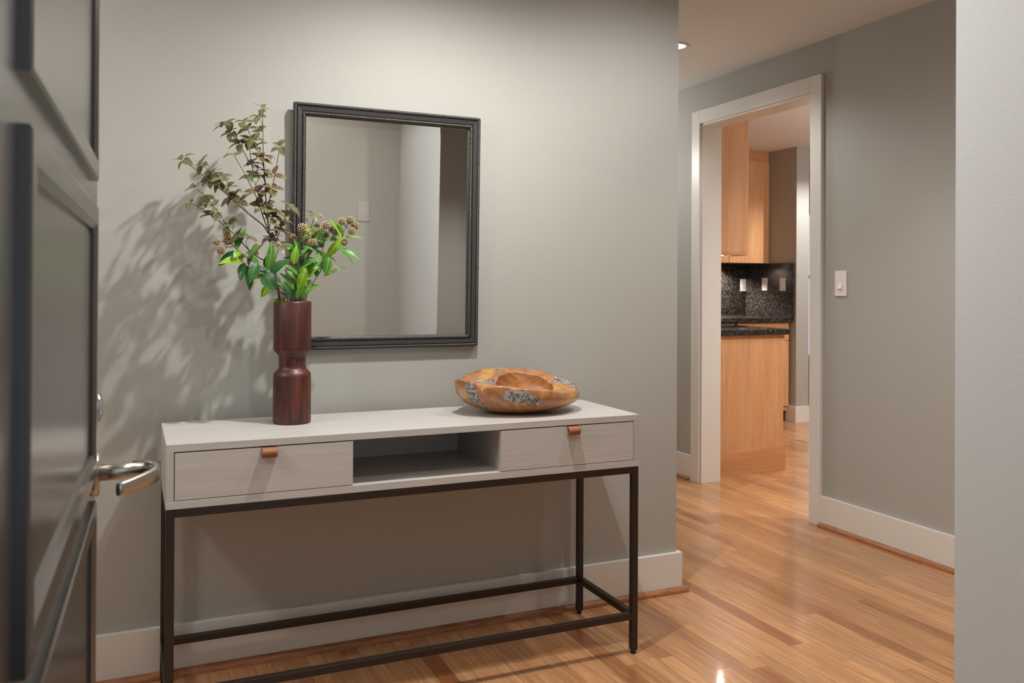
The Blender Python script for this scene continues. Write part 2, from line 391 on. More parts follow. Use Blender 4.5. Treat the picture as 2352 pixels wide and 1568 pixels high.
TONES = [(1.0, 1.0, 1.0), (0.97, 0.96, 0.95), (1.06, 1.05, 1.04), (0.92, 0.89, 0.86), (0.86, 0.80, 0.76), (1.03, 0.98, 0.92), (0.78, 0.68, 0.62), (0.95, 0.9, 0.9), (1.08, 1.06, 1.0), (0.9, 0.88, 0.82)]
TW = [16, 14, 12, 10, 7, 10, 4, 9, 8, 9]
rng = random.Random(11)
rest = []; npl = 0
# (row, y from, y to, tone) planks whose place and colour the photo shows clearly
FORCED = {-1: [(-0.588, 0.55, (0.66, 0.52, 0.47))], -21: [(-1.2, -0.12, (0.55, 0.36, 0.24))], -9: [(-0.5, 0.35, (0.78, 0.66, 0.58))], -14: [(-0.9, -0.30, (1.08, 1.04, 1.0))],
          4: [(-0.846, 0.15, (0.70, 0.58, 0.53))], 3: [(-0.4, 0.62, (0.80, 0.70, 0.64))], -2: [(-0.9, 0.2, (1.05, 1.02, 1.0))], 0: [(-0.75, -0.06, (1.1, 1.06, 1.02))], 13: [(-0.206, 0.9, (0.84, 0.76, 0.72)), (-1.0, -0.206, (1.1, 1.08, 1.05))], 9: [(-0.53, 0.4, (0.88, 0.82, 0.78))], 8: [(-0.37, 0.5, (0.86, 0.77, 0.70))]}
def in_view(x, y0, y1):
    # ground patch the lens can see (generous), nearest rows first
    if x < 3.2:
        lo = -0.95 if x > 1.2 else -0.62
        if x < 0.25: return False
        if y1 < max(lo, -2.83 + x * 0.62 + 0.1): return False
        top = 1.5 if x > 2.0 else 0.0
        return y0 < top
    return x < 5.45 and (y1 > (x / 1.02 - 2.83)) and (y0 < min(3.2, x / 0.80 - 2.83))
def place(x, y0, y1, tone, row):
    global npl
    o = bpy.data.objects.new('plank', plank_mesh('plank', y1 - y0, PW)); COL.objects.link(o)
    o.parent = fl; o.location = (x, y0, rng.uniform(-0.00025, 0.0)); o.color = (*tone, 1); npl += 1
rows = range(-66, 103)
for r in rows:
    x = 2.070 + (r) * PW
    fz = sorted(FORCED.get(r, []))
    cuts = []
    y = YFR - 0.1 + rng.uniform(-0.6, 0)
    segs = []
    def fill(a, b):
        y = a
        while y < b - 1e-6:
            L = rng.uniform(0.45, 1.35) if y > -3 else 0.6
            e = y + L
            if b - e < 0.3: e = b
            t = rng.choices(TONES, TW)[0]; k = rng.uniform(0.95, 1.05)
            segs.append((y, e, tuple((1 + (c - 1) * 1.4) * k for c in t))); y = e
    a = YFR - 0.14; end = 5.05
    if not fz: segs.append((a, a + 0.3 + rng.random() * 0.8, rng.choices(TONES, TW)[0])); a = segs[-1][1]
    for (f0, f1, t) in fz: fill(a, f0); segs.append((f0, f1, t)); a = f1
    fill(a, end)
    for (y0, y1, t) in segs:
        if x < 3.2 - 0.02 and x < XC - 0.14 and y0 > 0.2: continue
        if in_view(x + PW / 2, y0, y1) and npl < 298: place(x, y0, y1, t, r)
        else: rest.append((x, y0, y1))
bm = BM()
for (x, y0, y1) in rest + [(2.070 + r * PW, -4.06, YFR - 0.141) for r in range(-9, 19)]:
    g = 0.0003; box(bm, x + g, x + PW - g, y0 + g, y1 - g, -0.0035, 0.0)
ro = obj('plank_rest', bm, M_FLOORS, fl); ro['kind'] = 'stuff'; ro.name = 'plank_field'

# ---- baseboards, shoe moulding, casing
def qround(r=0.019, h=0.021, n=5):
    return [(0, 0), (r, 0), (r, 0.006)] + [(r * math.cos(a), 0.006 + (h - 0.006) * math.sin(a)) for a in [math.pi / 2 * i / n for i in range(1, n)]] + [(0, h)]
T = 0.018; ZB = 0.1525
struct('baseboard_back', boxes((-1.75, XC + T, -T, 0, 0, ZB), (XC, XC + T, 0, 3.0, 0, ZB)), M_TRIM, bevel=0.0015)
struct('baseboard_right', boxes((XF - T, XF, -4.0, 0.476, 0, ZB)), M_TRIM, bevel=0.0015)
struct('baseboard_right_far', boxes((XF - T, XF, 1.5625, 3.0, 0, ZB)), M_TRIM, bevel=0.0015)
struct('baseboard_near_right', boxes((XR - T, XR, YFR, YE + T, 0, ZB)), M_TRIM, bevel=0.0015)
struct('baseboard_left', boxes((-1.75, -1.732, YFR, -T, 0, ZB)), M_TRIM, bevel=0.0015)
struct('baseboard_kitchen_end', boxes((5.352, 5.53, 3.072, 3.09, 0, 0.142), (5.352, 5.37, 3.09, 3.2, 0, 0.142)), M_TRIM, bevel=0.0015)
def shoe(name, path_axis, a0, a1, base, sign):
    bm = BM(); q = qround()
    if path_axis == 'x': prism(bm, [(base - p[0] * sign, p[1]) for p in q], 'x', a0, a1)
    else: prism(bm, [(base - p[0] * sign, p[1]) for p in q], 'y', a0, a1)
    return struct(name, bm, M_SHOE)
def gap(v=0.0008): return v
shoe('trim_1', 'x', -1.73, 2.0035, -T, 1)
bm = BM(); prism(bm, [(XC + T + p[0], p[1]) for p in qround()], 'y', -T - 0.001, 3.0); struct('trim_2', bm, M_SHOE)
shoe('trim_3', 'y', -4.0, 0.4745, XF - T, 1)
shoe('trim_4', 'y', 1.5745, 3.0, XF - T, 1)
# doorway casing and jamb lining
CY0, CY1, CI0, CI1, CZ = 0.4747, 1.5629, 0.5516, 1.4827, 2.2674
cas = empty('door_2', (0, 0, 0)); tag(cas, 'white cased opening from the hallway into the kitchen', None, None, 'structure')
obj('casing', B(XF - 0.020, XF, CY0, CI0, 0, CZ), M_TRIM, cas, 0.002)
obj('casing', B(XF - 0.020, XF, CI1, CY1, 0, CZ), M_TRIM, cas, 0.002)
obj('casing', B(XF - 0.020, XF, CI0, CI1, CZ - 0.0802, CZ), M_TRIM, cas, 0.002)
obj('jamb', B(XF - 0.006, XF + 0.136, CI0 - 0.0145, CI0 + 0.006 - 0.012, 0, CZ - 0.084), M_TRIM, cas, 0.001)
obj('jamb', B(XF - 0.006, XF + 0.136, CI1 - 0.0125, CI1 + 0.002, 0, CZ - 0.084), M_TRIM, cas, 0.001)
obj('jamb', B(XF - 0.006, XF + 0.136, CI0 - 0.006, CI1 - 0.0125, CZ - 0.094, CZ - 0.067), M_TRIM, cas, 0.001)
# front door frame
fr = empty('door_3', (0, 0, 0)); tag(fr, 'white front door frame around the entrance opening', None, None, 'structure')
obj('jamb', B(DX0 - 0.02, DX0, YFR - 0.15, YFR, 0, DZ), M_TRIM, fr)
obj('jamb', B(DX1, DX1 + 0.02, YFR - 0.15, YFR, 0, DZ), M_TRIM, fr)
obj('jamb', B(DX0 - 0.02, DX1 + 0.02, YFR - 0.15, YFR, DZ, DZ + 0.02), M_TRIM, fr)


# ------------------------------------------------------------------ front door leaf (open, seen along its face)
al = R(1.64)
U = Vector((math.sin(al), math.cos(al), 0)); N = Vector((math.cos(al), -math.sin(al), 0))
org = Vector((0, -2.8299, 0)) + 0.475 * U - 0.0865 * N
dr = empty('door_1', org); dr.matrix_world = Matrix(((U.x, -N.x, 0, org.x), (U.y, -N.y, 0, org.y), (0, 0, 1, 0.008), (0, 0, 0, 1)))
tag(dr, 'dark brown panelled front door standing open at the left edge', None, None, 'structure')
DW = 0.905; DH = 2.12
obj('door_slab', B(0, DW, 0.0, 0.045, 0, DH), M_DOOR, dr, 0.0015)
def panel_frame(z0, z1):
    s0, s1, wd, t = 0.158, 0.802, 0.034, 0.0088
    bm = BM()
    prof = [(0.0, 0.0), (0.0, t * 0.8), (0.003, t), (wd - 0.010, t), (wd - 0.002, t * 0.55), (wd, 0.0)]
    rings = []
    for (px, pz) in prof:
        rings.append([bm.verts.new((a, -pz, b)) for a, b in ((s0 + px, z0 + px), (s1 - px, z0 + px), (s1 - px, z1 - px), (s0 + px, z1 - px))])
    for A, C in zip(rings, rings[1:]):
        for i in range(4): bm.faces.new((A[i], A[(i + 1) % 4], C[(i + 1) % 4], C[i]))
    obj('panel_moulding', bm, M_DOOR, dr)
    obj('panel', B(s0 + wd + 0.004, s1 - wd - 0.004, -0.0012, 0.001, z0 + wd + 0.004, z1 - wd - 0.004), M_DOOR, dr, 0.001)
for z0, z1 in ((0.929, 1.289), (1.323, 1.683), (1.717, 2.03), (0.535, 0.895), (0.141, 0.501)): panel_frame(z0, z1)
# lever handle (local: x along the door from the hinge, -y out of the face)
lv = empty('lever_handle', (0.840, 0, 0.924), parent=dr)
tag(lv, 'satin nickel curved lever')
bm = BM(); lathe(bm, [(0.0, 0.0), (0.0315, 0.0), (0.0315, 0.006), (0.029, 0.0095), (0.0, 0.0115)], n=40)
bmesh.ops.rotate(bm, cent=(0, 0, 0), matrix=Matrix.Rotation(R(90), 3, 'X'), verts=bm.verts); obj('rose', bm, M_NICKEL, lv, smooth=False, bevel=0.001)
bm = BM(); tube(bm, [(0, -0.009, 0), (0, -0.03, 0), (0, -0.066, 0)], 0.0112, 0.0112, n=20); obj('neck', bm, M_NICKEL, lv, smooth=True)
def lever_bar():
    bm = BM()
    path = [(0.006, -0.052), (0.003, -0.068), (-0.006, -0.0785), (-0.022, -0.0815), (-0.045, -0.074), (-0.072, -0.058), (-0.102, -0.0375)]
    pts = smooth_pts([(a, b, 0) for a, b in path], 5); rings = []
    n = len(pts)
    for i, p in enumerate(pts):
        d = (pts[min(i + 1, n - 1)] - pts[max(i - 1, 0)]).normalized(); nn = Vector((-d.y, d.x, 0))
        f = i / (n - 1); hh = 0.0150 - 0.0066 * f; th = 0.0062 - 0.0022 * f
        zc = -0.003 * f
        ring = []
        for k in range(12):
            a = 2 * math.pi * k / 12; ca, sa = math.cos(a), math.sin(a)
            e = 0.6
            ring.append(bm.verts.new(p + nn * th * math.copysign(abs(ca) ** e, ca) + Vector((0, 0, zc + hh * math.copysign(abs(sa) ** e, sa)))))
        rings.append(ring)
    for A, C in zip(rings, rings[1:]):
        for k in range(12): bm.faces.new((A[k], A[(k + 1) % 12], C[(k + 1) % 12], C[k]))
    bm.faces.new(rings[0]); bm.faces.new(rings[-1][::-1]); return bm
obj('lever', lever_bar(), M_NICKEL, lv, smooth=True)
db = empty('deadbolt', (0.840, 0, 1.0155), parent=dr); tag(db, 'polished round deadbolt turn')
bm = BM(); lathe(bm, [(0.0, 0.0), (0.0200, 0.0), (0.0200, 0.008), (0.018, 0.0105), (0.0, 0.0115)], n=36)
bmesh.ops.rotate(bm, cent=(0, 0, 0), matrix=Matrix.Rotation(R(90), 3, 'X'), verts=bm.verts); obj('deadbolt_rose', bm, M_CHROME, db, bevel=0.0008)
obj('thumb_turn', B(-0.003, 0.003, -0.013, -0.010, -0.012, 0.012), M_CHROME, db, 0.001)

# ------------------------------------------------------------------ console table
CX0, CX1, CYB, CYF = 0.0828, 1.5129, -0.050, -0.4409
ct = empty('console_table', (0, 0, 0)); tag(ct, 'grey-washed wooden console table with two drawers on a dark metal frame under the mirror', 'table')
obj('tabletop', B(CX0, CX1, CYF, CYB, 0.7575, 0.7779), M_CONS, ct, 0.0012)
obj('side_panel', B(CX0, CX0 + 0.0195, CYF, CYB, 0.6303, 0.7575), M_CONSV, ct, 0.0006)
obj('side_panel', B(CX1 - 0.0195, CX1, CYF, CYB, 0.6303, 0.7575), M_CONSV, ct, 0.0006)
obj('bottom_panel', B(CX0, CX1, CYF, CYB, 0.6093, 0.6303), M_CONS, ct, 0.0008)
obj('back_panel', B(CX0 + 0.0195, CX1 - 0.0195, CYB - 0.010, CYB - 0.002, 0.6303, 0.7575), M_CONS, ct)
obj('divider', B(0.558, 0.570, CYF + 0.019, CYB - 0.010, 0.6303, 0.7575), M_CONSV, ct)
obj('divider', B(1.026, 1.038, CYF + 0.019, CYB - 0.010, 0.6303, 0.7575), M_CONSV, ct)
def drawer(x0, x1, px):
    d = empty('drawer', ((x0 + x1) / 2, CYF, 0.6303), parent=ct); hw = (x1 - x0) / 2; hh = 0.1272
    pc = px - (x0 + x1) / 2
    z0, z1 = 0.0020, hh - 0.0028; nw = 0.0205
    obj('drawer_front', boxes((-hw + 0.002, pc - nw, 0, 0.018, z0, z1), (pc + nw, hw - 0.002, 0, 0.018, z0, z1), (pc - nw, pc + nw, 0, 0.018, z0, z1 - 0.004)), M_CONS, d)
    obj('drawer_box', boxes((-hw + 0.016, -hw + 0.028, 0.018, 0.34, 0.008, 0.105), (hw - 0.028, hw - 0.016, 0.018, 0.34, 0.008, 0.105), (-hw + 0.028, hw - 0.028, 0.328, 0.34, 0.008, 0.105), (-hw + 0.028, hw - 0.028, 0.018, 0.328, 0.008, 0.014)), M_CONSV, d)
    # leather loop pull folded over the top edge
    bm = BM(); prof = [(0.012, z1 + 0.0008)]
    c = (-0.006, z1 - 0.014); n = 14
    outer = [(0.006, z1 - 0.0005), (-0.004, z1 - 0.0002)] + [(c[0] - 0.015 * math.sin(a) * 1.0, c[1] + 0.0135 * math.cos(a)) for a in [math.pi * i / n for i in range(1, n)]] + [(-0.001, z1 - 0.0275)]
    th = 0.0026; inner = []
    for i, p in enumerate(outer):
        q0 = outer[max(i - 1, 0)]; q1 = outer[min(i + 1, len(outer) - 1)]
        dx, dz = q1[0] - q0[0], q1[1] - q0[1]; L = math.hypot(dx, dz); inner.append((p[0] - dz / L * th * -1 * -1, p[1] + dx / L * th * -1 * -1))
    poly = outer + inner[::-1]
    W2 = 0.0195
    va = [bm.verts.new((pc - W2, p[0], p[1])) for p in outer]; vb = [bm.verts.new((pc + W2, p[0], p[1])) for p in outer]
    wa = [bm.verts.new((pc - W2, p[0], p[1])) for p in inner]; wb = [bm.verts.new((pc + W2, p[0], p[1])) for p in inner]
    m = len(outer)
    for i in range(m - 1):
        bm.faces.new((va[i], va[i + 1], vb[i + 1], vb[i])); bm.faces.new((wa[i], wb[i], wb[i + 1], wa[i + 1]))
        bm.faces.new((va[i], wa[i], wa[i + 1], va[i + 1])); bm.faces.new((vb[i], vb[i + 1], wb[i + 1], wb[i]))
    bm.faces.new((va[0], vb[0], wb[0], wa[0])); bm.faces.new((va[-1], wa[-1], wb[-1], vb[-1]))
    p_ = obj('pull', bm, M_LEATH, d, smooth=False); tag(p_, 'tan leather loop pull')
drawer(0.1023, 0.5735, 0.342); drawer(1.0215, 1.4934, 1.268)
FT = 0.0215
LX = (CX0 + 0.0005, CX1 - 0.0005 - FT); LY = (CYF + 0.0005, CYB - FT)
for lx in LX:
    for ly in LY:
        l = obj('leg', B(lx, lx + FT, ly, ly + FT, 0.012, 0.6088), M_STEEL, ct, 0.002)
        obj('foot', lathe(BM(), [(0, 0), (0.0085, 0), (0.0092, 0.004), (0.0085, 0.012), (0, 0.012)], c=(lx + FT / 2, ly + FT / 2, 0), n=20), M_RUB, l)
for ly in LY:
    obj('top_rail', B(LX[0] + FT, LX[1], ly, ly + FT, 0.6088 - FT, 0.6088), M_STEEL, ct, 0.002)
    obj('stretcher', B(LX[0] + FT, LX[1], ly, ly + FT, 0.1125, 0.1125 + FT), M_STEEL, ct, 0.002)
for lx in LX:
    obj('top_rail', B(lx, lx + FT, LY[0] + FT, LY[1], 0.6088 - FT, 0.6088), M_STEEL, ct, 0.002)
    obj('stretcher', B(lx, lx + FT, LY[0] + FT, LY[1], 0.1125, 0.1125 + FT), M_STEEL, ct, 0.002)

# ------------------------------------------------------------------ mirror
MW, MH = 0.646, 0.801
mr = empty('wall_mirror', (0.468, -0.0035, 0.9814)); mr.rotation_euler = (R(1.25), 0, 0)
tag(mr, 'rectangular wall mirror in a black beaded frame above the console table', 'mirror')
def mitre(bm, prof):
    rings = []
    for (p, h) in prof:
        rings.append([bm.verts.new((a, -h, b)) for a, b in ((p, p), (MW - p, p), (MW - p, MH - p), (p, MH - p))])
    for A, C in zip(rings, rings[1:]):
        for i in range(4): bm.faces.new((A[i], A[(i + 1) % 4], C[(i + 1) % 4], C[i]))
    return bm
obj('frame', mitre(BM(), [(0.006, 0.0), (0.002, 0.001), (0.002, 0.017), (0.011, 0.0195), (0.0135, 0.0165), (0.0145, 0.0205), (0.0275, 0.0185), (0.0285, 0.015), (0.036, 0.016), (0.0415, 0.012), (0.0435, 0.006), (0.0435, 0.0)]), M_FRAME, mr)
def bead(p, rad, h):
    bm = BM(); pitch = 0.0046
    def run(a, b, inward):
        a = Vector(a); b = Vector(b); L = (b - a).length; d = (b - a) / L; k = int(round(L / pitch)); n = k * 4
        pr = None
        for i in range(n + 1):
            s = L * i / n; ph = (i % 4) / 4; rr = rad * (1.0 - 0.22 * (1 - math.sin(math.pi * ph)) if ph else 0.76)
            s_eff = s
            ring = []
            for j in range(7):
                an = math.pi * j / 6
                off = -math.cos(an) * rr
                # mitre at the ends
                lo = off
                q = a + d * min(max(s_eff, 0 + lo), L - lo) + inward * lo
                ring.append(bm.verts.new((q.x, -(h + math.sin(an) * rr), q.y)))
            if pr:
                for j in range(6): bm.faces.new((pr[j], pr[j + 1], ring[j + 1], ring[j]))
            pr = ring
    c = [(p, p), (MW - p, p), (MW - p, MH - p), (p, MH - p)]
    inw = [Vector((0, 1)), Vector((-1, 0)), Vector((0, -1)), Vector((1, 0))]
    for i in range(4): run(c[i], c[(i + 1) % 4], inw[i])
    return bm
obj('outer_bead', bead(0.0068, 0.0062, 0.0165), M_BEAD, mr, smooth=True)
obj('inner_bead', bead(0.0345, 0.0062, 0.0150), M_BEAD, mr, smooth=True)
bm = BM()
g0, g1, hb, hc = 0.0425, 0.066, 0.0045, 0.0062
ra = [bm.verts.new((a, -hb, b)) for a, b in ((g0, g0), (MW - g0, g0), (MW - g0, MH - g0), (g0, MH - g0))]
rb = [bm.verts.new((a, -hc + 0.0014, b)) for a, b in ((g1, g1), (MW - g1, g1), (MW - g1, MH - g1), (g1, MH - g1))]
for i in range(4): bm.faces.new((ra[i], ra[(i + 1) % 4], rb[(i + 1) % 4], rb[i]))
bm.faces.new(rb); obj('mirror_glass', bm, M_GLASS, mr)
obj('backing', B(0.006, MW - 0.006, -0.003, 0.0, 0.006, MH - 0.006), M_KEY, mr)

# ------------------------------------------------------------------ vase
VX, VY, VZ = 0.444, -0.190, 0.7779
vs = empty('vase', (VX, VY, VZ)); tag(vs, 'tall dark turned-wood vase with a narrow waist holding stems, left on the console', 'vase')
Rv = 0.0558
prof = [(0.0, 0.0), (Rv - 0.003, 0.0), (Rv, 0.003), (Rv + 0.0003, 0.02), (Rv, 0.14), (Rv - 0.0012, 0.1485), (Rv - 0.006, 0.1555), (Rv - 0.0115, 0.1605), (0.0405, 0.1655), (0.0398, 0.173), (0.0398, 0.195), (0.0408, 0.2015), (0.0435, 0.207), (Rv - 0.006, 0.2125), (Rv - 0.001, 0.2185), (Rv, 0.228), (Rv, 0.362), (Rv - 0.0015, 0.3655), (Rv - 0.004, 0.3665), (Rv - 0.0065, 0.365), (Rv - 0.008, 0.36), (Rv - 0.008, 0.25), (0.03, 0.21), (0.03, 0.06), (0.0, 0.06)]
obj('vase_body', lathe(BM(), prof, n=72), M_VASE, vs, smooth=True)

